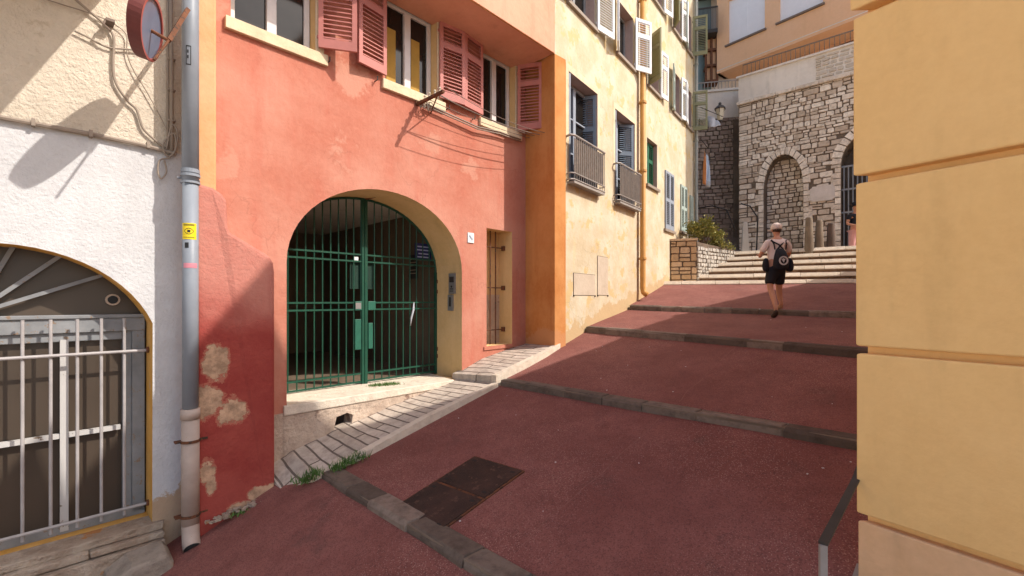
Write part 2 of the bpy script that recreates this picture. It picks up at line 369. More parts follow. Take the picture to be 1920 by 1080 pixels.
def window(B, x0, x1, z0, z1, w, fm, gm, nleaf=2, fw=.05, label=None, transom=None, rails=0):
    """window = frame mesh part with a pane sub-part; frame at depth w"""
    m = MB(); m.box(x0, x0 + fw, -w - .03, -w + .03, z0, z1); m.box(x1 - fw, x1, -w - .03, -w + .03, z0, z1)
    m.box(x0 + fw, x1 - fw, -w - .03, -w + .03, z0, z0 + fw); m.box(x0 + fw, x1 - fw, -w - .03, -w + .03, z1 - fw, z1)
    for k in range(1, nleaf):
        xc = x0 + (x1 - x0) * k / nleaf; m.box(xc - fw * .8, xc + fw * .8, -w - .045, -w + .025, z0 + fw, z1 - fw)
    for k in range(rails):
        zc = z0 + (z1 - z0) * (k + 1) / (rails + 1); m.box(x0 + fw, x1 - fw, -w - .038, -w + .02, zc - .015, zc + .015)
    o = B.part(m, 'window', fm, bevel=.004)
    if label: o['label'] = label
    g = MB(); g.box(x0 + fw * .5, x1 - fw * .5, -w + .002, -w + .012, z0 + fw * .5, z1 - fw * .5)
    g.build('pane', gm, o)
    return o

def shut(B, mb_or_mesh, x, w, z, ang, mat, label=None):
    o = mb_or_mesh.build('shutter', mat, B.r, (x, -w, z - B.F.zb), ang)
    if label: o['label'] = label
    return o

# ================================================================== GROUND
def lerp(a, b, t): return a + (b - a) * t
K0 = (SW(2.12, .80, -1.80), SW(2.08, 3.4, -1.80))
K1 = (SW(4.66, .92, -1.137), SW(4.49, 5.2, -1.10))
K2 = (Vector((1.385, 8.56, -.49)), Vector((3.99, 5.1, -.55)))
K3 = (Vector((2.62, 10.16, -.107)), Vector((5.95, 7.75, -.20)))
K4 = (Vector((4.11, 12.09, .51)), Vector((8.06, 10.50, .50)))
KM = (SW(.35, .6, -2.62), SW(.35, 3.4, -2.46))
KG = (SW(-1.8, .6, -2.76), SW(-1.8, 3.4, -2.74))
def ext(K, a, b):
    L, Rr = K; d = (Rr - L); l = d.length; d = d / l; return L - d * a, L + d * (l + b)
RISE = {0: .065, 1: .09, 2: .11, 3: .11, 4: .13}
def section(lo, hi, riser, drop=0, nx=26, ny=18):
    a0, a1 = lo; b0, b1 = hi; m = MB(); vs = []
    for j in range(ny + 1):
        for i in range(nx + 1):
            u, v = i / nx, j / ny
            p = lerp(lerp(a0, a1, u), lerp(b0, b1, u), v)
            z = p.z - drop * (1 - v) - riser * v
            z += .012 * noise.noise(Vector((p.x * .7, p.y * .7, 3)))
            vs.append((p.x, p.y, z))
    m.add(vs, [(j * (nx + 1) + i, j * (nx + 1) + i + 1, (j + 1) * (nx + 1) + i + 1, (j + 1) * (nx + 1) + i) for j in range(ny) for i in range(nx)])
    return m
EK = [ext(K0, 1.2, 7), ext(K1, 1.6, 7), ext(K2, .7, 7), ext(K3, .7, 9), ext(K4, .6, 9)]
KD = {0: .21, 1: .17, 2: .14, 3: .14, 4: .0}
def back_of(K, dep):
    d = (K[1] - K[0]); b = Vector((-d.y, d.x, 0)).normalized() * dep; return K[0] + b, K[1] + b
LO = [back_of(EK[i], KD[i]) for i in range(5)]
street = MB()
EM = ext(KM, 1.2, 7)
for lo, hi, ri, dr in ((ext(KG, 2, 3), EM, 0, 0), (EM, EK[0], RISE[0], 0), (LO[0], EK[1], RISE[1], .006), (LO[1], EK[2], RISE[2], .006), (LO[2], EK[3], RISE[3], .006), (LO[3], EK[4], RISE[4] - .02, .006)):
    m = section(lo, hi, ri, dr); street.add(m.v, m.f)
so_ = struct(street.build('street', asph, smooth=True))
gm = MB(); gm.add([(-200, -200, -2.8), (200, -200, -2.8), (200, 200, -2.8), (-200, 200, -2.8)], [(0, 1, 2, 3)])
struct(gm.build('ground', stucco('pale_bounce_ground', (.50, .44, .36), (.58, .52, .44), .5, .2, 12)))  # pale ground added out of view to bounce light onto shaded walls
# seam in the asphalt: a thin raised joint of tar up the middle
seam = MB()
def ground_pt(k, u, v):
    lo, hi, ri, dr = ((LO[0], EK[1], RISE[1], .006), (LO[1], EK[2], RISE[2], .006), (LO[2], EK[3], RISE[3], .006))[k]
    p = lerp(lerp(lo[0], lo[1], u), lerp(hi[0], hi[1], u), v); z = p.z - dr * (1 - v) - ri * v + .012 * noise.noise(Vector((p.x * .7, p.y * .7, 3)))
    return Vector((p.x, p.y, z))
def sec_uv(k, px, py):
    best = (9e9, 0, 0); c = (.5, .5); h = .5
    for it in range(7):
        for i in range(-6, 7):
            for j in range(-6, 7):
                u, v = c[0] + h * i / 6, c[1] + h * j / 6; p = ground_pt(k, u, v)
                if p.y < .3: continue
                e = (960 + FPX * p.x / p.y - px) ** 2 + (563 - FPX * p.z / p.y - py) ** 2
                if e < best[0]: best = (e, u, v)
        c = best[1:]; h *= .35
    return c
def seam_run(k, pa, pb, wd=.004):
    (ua, va), (ub, vb) = sec_uv(k, *pa), sec_uv(k, *pb); f = lambda v: ua + (ub - ua) * (v - va) / (vb - va); n = 30; pts = []
    for i in range(n + 1):
        v = .05 + .93 * i / n; pts.append(ground_pt(k, f(v) + .0025 * noise.noise(Vector((v * 7, k, 0))), v) + Vector((0, 0, .003)))
    for a, b in zip(pts, pts[1:]):
        d = (b - a).normalized().cross(Vector((0, 0, 1))) * wd; seam.add([a - d, a + d, b + d, b - d], [(0, 1, 2, 3)])
seam_run(0, (1243, 779), (1090, 920)); seam_run(1, (1375, 644), (1281, 743)); seam_run(2, (1419, 600), (1384, 636))
tar = paint('asphalt_joint', (.30, .13, .10), .9, .4, scale=12)
struct(seam.build('street_joint', tar))

def kerb(K, depth, height, a, b, n, name='kerb', curve=0):
    L, Rr = ext(K, a, b); d = (Rr - L); T = d.length; d.normalize(); back = Vector((-d.y, d.x, 0)).normalized()
    m = MB(); t = 0
    while t < T:
        ln = random.uniform(.38, .95); e = min(T, t + ln)
        def q(tt, bk, z): 
            c = curve * ((tt / T - .5) ** 2)
            p = L + d * tt + back * (bk + c); return Vector((p.x, p.y, p.z + z))
        j = lambda s_: random.uniform(-s_, s_)
        z0 = j(.006); f0, f1 = j(.012), j(.012); g = .006
        lo = [q(t + g, f0, -.35), q(e - g, f1, -.35), q(e - g, depth, -.35), q(t + g, depth, -.35)]
        mi = [q(t + g, f0, -.03 + z0), q(e - g, f1, -.03 + z0), q(e - g, depth, -.0 + z0), q(t + g, depth, -.0 + z0)]
        hi = [q(t + g + .01, f0 + .03, .004 + z0), q(e - g - .01, f1 + .03, .004 + z0 + j(.004)), q(e - g - .01, depth - .01, .006 + z0), q(t + g + .01, depth - .01, .006 + z0)]
        tn = random.random()
        m.hexa(lo, mi, 0, tn); m.hexa(mi, hi, 0, tn)
        t = e
    # mortar bed
    lo = [L + back * .012 + Vector((0, 0, -.35)), Rr + back * .012 + Vector((0, 0, -.35)), Rr + back * (depth - .012) + Vector((0, 0, -.35)), L + back * (depth - .012) + Vector((0, 0, -.35))]
    m.hexa(lo, [p + Vector((0, 0, .342)) for p in lo], 1, .2)
    o = m.build(name, [kerbst, mortar], bevel=.008); return struct(o)
kerb(K0, .21, .11, .02, 6.5, 8)
kerb(K1, .17, .10, .0, 6.5, 8)
kerb(K2, .14, .11, .0, 6.5, 8)
kerb(K3, .14, .11, .0, 8.5, 8)

# stairs: six steps between left and right flanks
stL = [Vector((4.11, 12.09, .51)), Vector((5.06, 12.38, .70)), Vector((5.40, 12.70, .89)), Vector((5.75, 13.02, 1.07)), Vector((6.15, 13.32, 1.26)), Vector((6.55, 13.58, 1.45))]
stR = [Vector((8.06, 10.50, .50)), Vector((8.30, 10.80, .69)), Vector((8.52, 11.08, .88)), Vector((8.74, 11.36, 1.07)), Vector((8.96, 11.64, 1.26)), Vector((9.15, 11.92, 1.45))]
tops = MB(); ris = MB()
for i in range(6):
    L, Rr = stL[i].copy(), stR[i].copy(); d = (Rr - L).normalized(); Rr = Rr + d * 6; L = L - d * (.25 if i == 0 else 1.2)
    if i == 0: L = L - d * .1
    bk = Vector((-d.y, d.x, 0)).normalized(); T = (Rr - L).length; t = 0
    while t < T:
        e = min(T, t + random.uniform(.55, 1.1)); a, b = L + d * (t + .004), L + d * (e - .004); zz = random.uniform(-.004, .004)
        z1 = Vector((0, 0, zz)); z0 = Vector((0, 0, -.065 + zz))
        dep = .75 if i < 5 else 3.2
        f = random.uniform(-.008, .008)
        pts = [a + bk * f, b + bk * f, b + bk * dep, a + bk * dep]
        ch = bk * .075; t_ = random.random(); Zv = lambda q: Vector((0, 0, q + zz))
        tops.hexa([p + Zv(-.105) for p in pts], [p + Zv(-.085) for p in pts], 0, t_)
        tops.hexa([p + Zv(-.085) for p in pts], [pts[0] + ch + Zv(0), pts[1] + ch + Zv(0), pts[2] + Zv(0), pts[3] + Zv(0)], 0, t_)
        t = e
    t = 0
    while t < T:
        e = min(T, t + random.uniform(.3, .6)); a, b = L + d * (t + .006), L + d * (e - .006)
        pts = [a + bk * .05, b + bk * .05, b + bk * .7, a + bk * .7]
        ris.hexa([p + Vector((0, 0, -.6 if i == 0 else -.2)) for p in pts], [p + Vector((0, 0, -.107)) for p in pts], 0, random.random())
        t = e
st = struct(tops.build('stairs', step_top, bevel=.008)); r_ = ris.build('stair_riser', riser_shaded, st)
# terrace behind the stairs
te = MB(); te.add([(5.2, 14.4, 1.40), (9.4, 12.0, 1.43), (20, 8, 1.43), (24, 22, 1.05), (4.5, 22, 1.05)], [(0, 1, 2, 3, 4)])
struct(te.build('terrace', pav))

# pavement strips in the frame of the red building
def strip(rows, name, mat, thick=.35, curbw=.10):
    m = MB()
    for (a, b) in zip(rows, rows[1:]):
        s0, wi0, zi0, wo0, zo0 = a; s1, wi1, zi1, wo1, zo1 = b
        def q(s, w, z): return Vector((s, -w, z))
        # paved surface and stone edging
        k0, k1 = zi0 + (zo0 - zi0) * .9, zi1 + (zo1 - zi1) * .9
        i0, i1 = wo0 - curbw, wo1 - curbw
        top = [q(s0, i0, k0), q(s1, i1, k1), q(s1, wi1, zi1), q(s0, wi0, zi0)]
        m.hexa([p + Vector((0, 0, -thick)) for p in top], top, 0)
        ed = [q(s0, wo0, zo0 + .008), q(s1, wo1, zo1 + .008), q(s1, i1, k1 + .01), q(s0, i0, k0 + .01)]
        m.hexa([p + Vector((0, 0, -thick)) for p in ed], ed, 1, .6)
    o = m.build(name, [mat, step_top], None, FA.P(0, 0, 0), FA.a, fix=True); return struct(o)
strip([(1.842, -.1, -1.85, .64, -2.03), (2.1, -.1, -1.74, .78, -1.87), (2.6, -.1, -1.62, .88, -1.68), (3.4, -.1, -1.46, .90, -1.45), (4.62, -.1, -1.24, .92, -1.19)], 'pavement', pav)
strip([(4.62, -.1, -1.16, .88, -1.085), (5.2, -.1, -.96, .90, -.955), (5.75, -.1, -.865, .88, -.845), (6.25, -.1, -.80, .80, -.745)], 'pavement', pav)

# ================================================================== RED BUILDING (with the arched gateway)
RB = Bld(FA, 'red_building', 'salmon red plastered house with an arched gateway and faded red shutters')
GA = arch_poly(2.07, 4.73, -1.24, .45, 1.05, 28)
SW_ = rect(5.27, 5.895, -.77, 1.21)
UW = [(1.50, 2.40), (3.36, 4.23), (5.15, 5.97)]; UZ = (3.0, 4.22)
DH = [(2.62, -1.64), (2.86, -1.60), (2.88, -1.47), (2.80, -1.43), (2.66, -1.46)]
holes = [GA, SW_, DH] + [rect(a, b, *UZ) for a, b in UW]
m = MB(); m.sheet(rect(1.10, 6.30, -2.6, 9), holes, 0, 0)
m.reveal(GA, 0, .70, 1); m.reveal(SW_, 0, .34, 1)
for a, b in UW: m.reveal(rect(a, b, *UZ), 0, .24, 1)
RB.part(m, 'wall', [red_wall, beige])
# sloping stone threshold and the base wall under the gateway
m = MB(); m.hexa([(2.03, -.035, -1.33), (4.55, -.035, -1.33), (4.72, .9, -1.33), (2.03, .9, -1.33)], [(2.03, -.035, -1.215), (4.55, -.035, -1.235), (4.72, .9, -1.235), (2.03, .9, -1.215)], 0, .8)
RB.part(m, 'threshold', step_top, bevel=.012)
m = MB()
hole = DH
m.sheet([(2.03, -2.1), (4.6, -2.1), (4.6, -1.32), (2.03, -1.32)], [hole], -.018); m.reveal(hole, -.018, .25)
RB.part(m, 'gateway_base', base_stone)
m = MB(); m.box(2.5, 3.0, .20, .25, -1.8, -1.35); RB.part(m, 'drain_recess', iron)
# flared bottom beside the gate (peeling render)
m = MB(); m.box(1.84, 2.06, -.012, .05, -2.1, -1.30); RB.part(m, 'bare_render', base_stone)
# upper window surrounds: sill band, lintel, sides
for i, (a, b) in enumerate(UW):
    m = MB(); m.box(a - .06, b + .14, -.05, .0, 2.87, 3.0); m.box(a - .10, b + .10, -.03, .0, UZ[1], UZ[1] + .13); m.box(b, b + .10, -.022, .0, 3.0, UZ[1])
    RB.part(m, 'window_surround', cream, bevel=.006)
for i, (a, b) in enumerate(UW):
    w = window(RB, a + .01, b - .01, 3.01, 4.21, -.16, white_frame, glass_dark, 2, .065)
    if i == 1:
        for xx in (a + .11, a + .52): 
            g = MB(); g.box(xx, xx + .15, .155, .1575, 3.08, 3.85); g.build('curtain', curtain, w)
# shutters
LW = .44
right_leaf = shutter_mesh(LW, 1.16, .30, .052, 1); left_leaf = shutter_mesh(LW, 1.16, .30, .052, -1)
shut(RB, right_leaf, 2.42, .05, 3.05, R(-32), pink_shut)
shut(RB, left_leaf, 3.34, .05, 3.04, R(8), pink_shut)
shut(RB, right_leaf, 4.25, .05, 3.04, R(-9), pink_shut)
shut(RB, left_leaf, 5.13, .05, 3.04, R(7), pink_shut)
shut(RB, right_leaf, 5.99, .05, 3.02, R(-62), pink_shut)
# shutter stays
for x in (2.55, 3.2, 4.42, 4.95): m = MB(); m.tube([(x, 0, 2.93), (x, -.07, 2.93), (x, -.07, 2.98)], .008, 6); RB.part(m, 'shutter_stay', iron)
# jetty: upper storey pushed out over the street
m = MB(); m.sheet(rect(.95, 6.11, 4.18, 9.0), [], -.78, 0); m.reveal(rect(.95, 6.11, 4.18, 9.0), -.78, .1, 0); RB.part(m, 'jetty_wall', salmon)
m = MB(); m.hexa([(.95, -.77, 4.17), (6.115, -.77, 4.17), (6.25, -.003, 4.50), (.95, -.003, 4.50)], [(.95, -.77, 4.6), (6.115, -.77, 4.6), (6.25, -.003, 4.6), (.95, -.003, 4.6)])
RB.part(m, 'jetty_soffit', orange, fix=True)
# orange return wall between the red and the yellow house
m = MB(); m.hexa([(6.255, .0, -1.2), (6.118, -.779, -1.2), (6.4, -.80, -1.2), (6.5, .0, -1.2)], [(6.255, .0, 4.48), (6.118, -.779, 4.17), (6.4, -.80, 4.17), (6.5, .0, 4.48)])
RB.part(m, 'orange_return_wall', orange, fix=True)
# pilaster and buttress
m = MB(); m.box(1.10, 1.32, -.20, .0, -1.0, 9.0); RB.part(m, 'pilaster', orange_pil, bevel=.02)
by = -.30
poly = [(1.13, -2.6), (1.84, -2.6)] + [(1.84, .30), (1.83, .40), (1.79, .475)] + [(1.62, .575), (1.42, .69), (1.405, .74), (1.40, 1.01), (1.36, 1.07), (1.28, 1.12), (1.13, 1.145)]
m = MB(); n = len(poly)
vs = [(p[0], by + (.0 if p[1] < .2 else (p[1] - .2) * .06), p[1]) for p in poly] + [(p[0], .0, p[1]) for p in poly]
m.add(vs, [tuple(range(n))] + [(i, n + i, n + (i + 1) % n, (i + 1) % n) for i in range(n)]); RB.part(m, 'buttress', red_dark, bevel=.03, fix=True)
# shell of the house and the dark passage behind the gate
m = MB(); m.box(1.0, 6.9, 6.8, 7.0, -2.4, 9); m.box(1.11, 1.2, .01, 6.8, -2.4, 9); m.box(6.5, 6.9, .01, 6.8, -2.4, 9); m.box(1.0, 6.9, .0, 7.0, 9.0, 9.2); RB.part(m, 'house_shell', salmon)
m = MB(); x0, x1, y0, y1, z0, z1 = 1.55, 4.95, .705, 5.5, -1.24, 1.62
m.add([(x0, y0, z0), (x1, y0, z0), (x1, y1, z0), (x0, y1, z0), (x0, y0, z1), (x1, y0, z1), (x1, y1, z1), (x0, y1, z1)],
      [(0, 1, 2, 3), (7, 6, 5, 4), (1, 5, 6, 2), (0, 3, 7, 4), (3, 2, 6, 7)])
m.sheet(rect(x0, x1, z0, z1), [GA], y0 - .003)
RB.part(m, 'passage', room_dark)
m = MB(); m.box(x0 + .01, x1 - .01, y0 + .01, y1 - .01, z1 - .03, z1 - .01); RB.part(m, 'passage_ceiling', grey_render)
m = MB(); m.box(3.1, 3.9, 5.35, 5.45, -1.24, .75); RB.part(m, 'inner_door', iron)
# narrow barred window
m = MB(); m.box(5.27, 5.895, .33, .36, -.77, 1.21, 0); m.box(5.27, 5.895, .318, .33, -.77, .1, 1); RB.part(m, 'narrow_window', [beige, base_stone])
m = MB()
for x in (5.42, 5.55, 5.68): m.tube([(x, .20, -.77), (x, .20, 1.21)], .012, 6)
for z in (.93, .22, -.52): m.tube([(5.27, .20, z), (5.895, .20, z)], .011, 6); m.box(5.85, 5.895, .17, .23, z - .04, z + .04)
RB.part(m, 'window_bars', rust)
m = MB(); m.box(5.20, 5.93, -.02, .0, -.83, -.775); RB.part(m, 'window_sill', red_wall)

# ---- the gate
gate = FA.root('gate'); gate.location = FA.P(3.40, -.65, -1.235); tag(gate, 'dark green iron double gate of thin bars closing the arched passage', 'gate')
def gtop(x): # arch height in gate-local x
    q = min(1, abs(x) / 1.33); return 1.685 + 1.05 * math.sqrt(max(0, 1 - q * q)) - .02
def leaf(xa, xb, n):
    m = MB()
    for z in (.045, .165, 1.10, 1.20, 1.80, 1.90):
        m.box(xa, xb, -.012, .012, z - .012, z + .012)
    xs = [xa + (xb - xa) * k / n for k in range(n + 1)]
    for x in xs: m.tube([(x, 0, .03), (x, 0, gtop(x))], .0095, 6)
    return m
gl = leaf(-1.30, -.045, 11).build('gate_leaf', green, gate); gr = leaf(.045, 1.30, 10).build('gate_leaf', green, gate)
m = MB(); m.tube([(1.31 * math.cos(math.pi * k / 36), 0, 1.685 + 1.03 * math.sin(math.pi * k / 36)) for k in range(37)], .018, 6)
m.box(-1.325, -1.29, -.018, .018, .0, 1.70); m.box(1.29, 1.325, -.018, .018, 0, 1.70); m.build('arch_rail', green, gate)
m = MB(); m.box(-.04, -.003, -.022, .022, -.0, 2.71); m.box(.003, .045, -.030, .022, .0, 2.71); m.build('centre_post', green, gate)
m = MB(); m.box(-.15, -.045, -.03, .01, 1.09, 1.22); m.box(.05, .17, -.04, .01, 1.09, 1.22); m.box(-.15, -.055, -.028, .01, .52, .96); m.box(.06, .13, -.030, .01, .52, .90); lk = m.build('lock_plate', green_lt, gate, bevel=.004)
m = MB(); m.box(-.145, -.06, -.034, -.0305, 1.11, 1.2); m.build('keyhole_plate', steel, lk)
m = MB(); m.box(-.20, .17, .03, .045, 1.40, 1.78); m.build('letter_panel', paint('dark_green_panel', (.008, .035, .022), .6, .3), gate)
m = MB(); m.box(-.16, -.08, .012, .02, 1.80, 1.87); m.build('paper_tag', white, gate)
m = MB(); m.tube([(.02, -.0, 2.72), (.16, -.32, 2.76)], .012, 6); m.build('gate_stay', rust, gate)
for z in (.30, .42, 1.38, 1.55): m = MB(); m.box(1.315, 1.345, -.035, .02, z - .03, z + .03); m.build('hinge', rust, gate)
# rag tied on the gate
m = MB(); m.tube([(.855, -.03, 1.20), (.84, -.035, 1.08), (.80, -.035, .95), (.79, -.03, .83)], [.008, .018, .016, .007], 8)
o = m.build('rag', cloth_w, None, gate.location, FA.a, smooth=True); tag(o, 'twisted white rag tied to the right leaf of the green gate', 'rag')
# notices inside the passage
m = MB(); m.box(-.16, .16, -.01, .01, -.14, .14, 0)
for z, hw in ((.085, .12), (.03, .13), (-.03, .10), (-.085, .12)): m.box(-hw, hw, -.0125, -.0102, z - .009, z + .009, 1)
o = m.build('notice_sign', [bluesign, bluew], None, FA.P(4.52, -.74, .80), FA.a); tag(o, 'dark blue notice with pale lettering seen through the upper right of the gate', 'sign')
m = MB(); m.box(-.13, .13, -.01, .0, -.22, .22, 0)
for z in (.14, .08, .02, -.06, -.12): m.box(-.09, .09, -.0125, -.0102, z - .006, z + .006, 1)
o = m.build('notice_board', [iron, base_stone], None, FA.P(4.93, -1.6, .62), FA.a + R(90)); 
o.rotation_euler.z = FA.a - R(90); tag(o, 'small dark notice board on the right wall inside the gated passage', 'notice board')
# intercoms on the right jamb (they face down the street)
def jamb_box(name, w, z, hw, hh, mat, label, cat, extra):
    m = MB(); m.box(-hw, hw, -.03, 0, -hh, hh, 0)
    extra(m); o = m.build(name, mat, None, FA.P(4.73, w, z), FA.a - R(90)); tag(o, label, cat); return o
def ic(m):
    m.box(-.055, .055, -.0335, -.0302, .02, .11, 1); m.lathe([(.018, 0), (.018, .006)], n=10, mi=1, M=Matrix.Translation((0, -.03, -.05)) @ Matrix.Rotation(R(90), 4, 'X'))
    for k in range(3): m.box(-.04, .04, -.0335, -.0302, -.13 + k * .022, -.12 + k * .022, 1)
jamb_box('intercom', -.22, .27, .075, .165, [steel, iron], 'square steel intercom panel with a round button on the beige gate jamb', 'intercom', ic)
def kp(m): m.box(-.022, .022, -.0335, -.0302, -.06, .09, 1)
jamb_box('keypad', -.26, -.04, .06, .13, [steel, iron], 'small steel keypad just below the intercom on the beige gate jamb', 'keypad', kp)
# house number tile
m = MB(); m.box(-.065, .065, -.015, 0, -.08, .08, 0); 
for k, (x, z) in enumerate(((-.025, .025), (-.005, .005), (.02, -.02))): m.box(x - .012, x + .012, -.0175, -.0152, z - .02, z + .014, 1)
tl = FA.at(882, 446); o = m.build('number_tile', [white, signblue], None, FA.P(tl[0], 0, tl[1]), FA.a); tag(o, 'small white enamel number tile on the red wall right of the arch', 'number tile')

# ---- wire bracket and wires under the windows
br = FA.root('wire_bracket'); bx_, bz_ = 3.87, 2.83; br.location = FA.P(bx_, 0, bz_); tag(br, 'rusty iron arm below the sills that carries four overhead wires', 'wire bracket')
m = MB(); m.box(-.02, .02, -.62, 0, -.018, .018); m.tube([(0, -.5, 0), (.25, 0, -.05)], .010, 6); m.tube([(-.02, -.02, .0), (-.05, -.03, .12), (.03, -.03, .10)], .014, 6); m.build('arm', rust, br)
for k, w in enumerate((.20, .31, .43, .54)):
    m = MB(); m.lathe([(.012, -.02), (.022, 0), (.012, .02), (.022, .04), (.01, .06)], (0, -w, .02), 10); m.build('insulator', lampglass, br)
    pts = []
    for i in range(25):
        t = i / 24; x = bx_ + (6.14 - bx_) * t; sag = .16 * 4 * t * (1 - t) * (.6 + .2 * k) + (.0 if k % 2 else .02)
        pts.append(FA.P(x, w + (.12 * (1 - t) * (k % 2)), bz_ + .05 - sag * .45 + .02 * t) )
    m = MB(); m.tube(pts, .005 if k != 2 else .008, 5); o = m.build('overhead_wire', cable_d)
    tag(o, ('innermost overhead wire, closest to the red wall below the sills', 'second overhead wire out from the red wall, between the thin inner and thick wires', 'thickest overhead wire strung from the rusty arm to the orange return', 'outermost overhead wire at the tip of the rusty arm')[k], 'wire', 'wires strung below the shuttered windows')
m = MB()
for q in range(5):
    pts = [(random.uniform(-.02, .03), -.04 - random.random() * .05, .02)]
    for i in range(7): pts.append((pts[-1][0] + random.uniform(.0, .06), -.05 - random.random() * .08, random.uniform(-.08, .08)))
    m.tube(pts, .007, 5)
m.build('wire_tangle', cable_m, br)
m = MB()
for dz, r in ((0, .012), (-.035, .010)):
    m.tube([(4.0, -.07, 2.86 + dz), (4.4, -.07, 2.835 + dz), (5.0, -.08, 2.80 + dz), (5.5, -.08, 2.86 + dz), (6.05, -.07, 2.87 + dz)], r, 6)
o = m.build('sill_cable', cable_m, None, FA.P(0, 0, 0), FA.a, smooth=True); tag(o, 'pair of pale cables clipped along the window sills of the red house', 'cable')

# ================================================================== WHITE BUILDING (left)
WB = Bld(FA, 'white_building', 'white and beige roughcast house with a barred arched window, leftmost in the view')
def left_arch():
    pts = [(-1.14, -2.13), (.836, -2.13)]; cx, cz, Rr = -.15, -.60, 1.06
    a0 = math.asin((-.22 - cz) / Rr)
    for k in range(25):
        a = a0 + (math.pi - 2 * a0) * k / 24; pts.append((cx + Rr * math.cos(a), cz + Rr * math.sin(a)))
    return pts
LA = left_arch()
m = MB(); m.sheet(rect(-14, 1.10, -2.9, 1.45), [LA], 0); m.reveal(LA, 0, .36, 1); WB.part(m, 'wall', [white_wall, ochre_reveal])
m = MB(); m.sheet(rect(-14, 1.10, 1.45, 8), [], .004); m.box(-14, 1.09, .5, 5, 7.9, 8); m.box(-14, -13.9, .01, 5, -2.9, 7.9); WB.part(m, 'upper_wall', rough_beige)
m = MB(); m.box(-1.3, 1.09, .52, .56, -2.5, .6); WB.part(m, 'window_recess', grey_frame)
# string course conduit
m = MB(); m.tube([(-14, -.03, 1.47)] + [(-1 + i * .35, -.03 - .004 * (i % 2), 1.465 + .006 * math.sin(i * 2)) for i in range(6)] + [(1.02, -.03, 1.44)], .020, 7)
for x in (-.4, .05, .4, .8): m.box(x - .012, x + .012, -.06, 0, 1.44, 1.50)
WB.part(m, 'conduit', cable_m, smooth=False)
# window frame: outer frame, transom, mullion
wd = -.17
m = MB(); fx1 = .825; D_ = .17
m.box(fx1 - .10, fx1, .14, .22, -2.10, -.22); m.box(fx1 - .17, fx1 - .10, .16, .24, -2.10, -.30); m.box(-1.1, -1.0, .14, .22, -2.10, -.22)
m.box(-1.1, fx1, .13, .22, -.30, -.17); m.box(-1.1, fx1, .11, .22, -.17, -.135); m.box(-1.0, fx1 - .17, .16, .24, -.38, -.30); m.box(-1.0, fx1, .14, .24, -2.13, -2.05)
fr = WB.part(m, 'window', grey_frame, bevel=.006); fr.location.y += D_
g = MB(); g.box(-1.1, fx1, .215, .222, -2.1, -.25); g.build('pane', glass_dirty, fr)
g = MB(); g.sheet([(p[0], p[1]) for p in LA if p[1] > -.3], [], .20); g.build('fanlight_pane', glass_dirty, fr)
mx = FA.x(121, -.31); m = MB(); m.box(mx - .030, mx + .026, .13, .19, -2.1, -.36, 0)
zz = FA.at(100, 820, -.31)[1]; m.box(-1.0, FA.x(226, -.31), .14, .18, zz - .022, zz + .022, 0); m.build('mullion', peel_white, fr)
m = MB()
for ang in (24, 45, 68, 95, 125, 150): m.box(.0, 1.12, .10, .14, -.016, .016, M=Matrix.Translation((-.30, 0, -.12)) @ Matrix.Rotation(-R(ang), 4, 'Y'))
m2 = MB()
for v in [m]: pass
fan = WB.part(m, 'fan_bars', grey_frame); fan.location.y += D_
m = MB(); m.lathe([(.055, 0), (.055, .05), (.04, .05), (.04, 0)], n=16, M=Matrix.Translation((FA.x(212, -.31), .20, FA.at(212, 562, -.31)[1])) @ Matrix.Rotation(R(90), 4, 'X')); fan_v = m.build('vent', base_stone, fan, smooth=False)
m = MB(); m.lathe([(.038, 0), (.038, .002)], n=16, M=Matrix.Translation((FA.x(212, -.31), .148, FA.at(212, 562, -.31)[1])) @ Matrix.Rotation(R(90), 4, 'X')); m.build('vent_hole', black, fan)
# grille
m = MB()
for px in (-60, -12, 42, 95, 145, 190, 233): 
    x = FA.x(px, -.20); m.tube([(x, .03, -2.06), (x, .03, -.17)], .0125, 8)
for (z, sag) in ((FA.at(272, 656, -.18)[1], 0), (FA.at(270, 944, -.18)[1], 0)): m.tube([(-1.12, .012, z + .01), (-.2, .008, z), (.83, .012, z - .004)], .014, 8)
gz = WB.part(m, 'window_grille', bar_white); gz.location.y += D_
for z in (FA.at(272, 656, -.18)[1], FA.at(270, 944, -.18)[1]): m = MB(); m.lathe([(.03, 0), (.03, .02)], n=10, M=Matrix.Translation((.815, .01, z)) @ Matrix.Rotation(R(90), 4, 'Y')); m.build('fixing', rust, gz)
# crumbly sill and plinth
m = MB()
for (z0, z1, y0, s) in ((-2.20, -2.13, -.05, 0), (-2.26, -2.20, -.10, 1), (-2.45, -2.26, -.15, 2), (-3.0, -2.45, -.20, 3)):
    x = -3.0
    while x < .92:
        e = min(.92, x + random.uniform(.7, 1.5)); m.box(x, e - .002, y0 + random.uniform(-.012, .012), .2, z0, z1 + random.uniform(-.012, .008), 0, random.random(), jit=.006); x = e
WB.part(m, 'sill_and_plinth', crumbly, bevel=.012)
m = MB(); m.prism([(.45, -2.9), (.92, -2.9), (.93, -2.34), (.88, -2.24), (.62, -2.27), (.47, -2.36)], -.50, -.15, 0, .7, .06); WB.part(m, 'plinth_stone', stone('plinth_boulder', (.24, .19, .15), (.36, .30, .24), .6, 1.0), bevel=.03, fix=True)
# unseen slab added above the view to cast the upper left shadow
m = MB(); m.box(-3.5, .62, -1.75, 0, 3.0, 3.15); WB.part(m, 'balcony', cream)
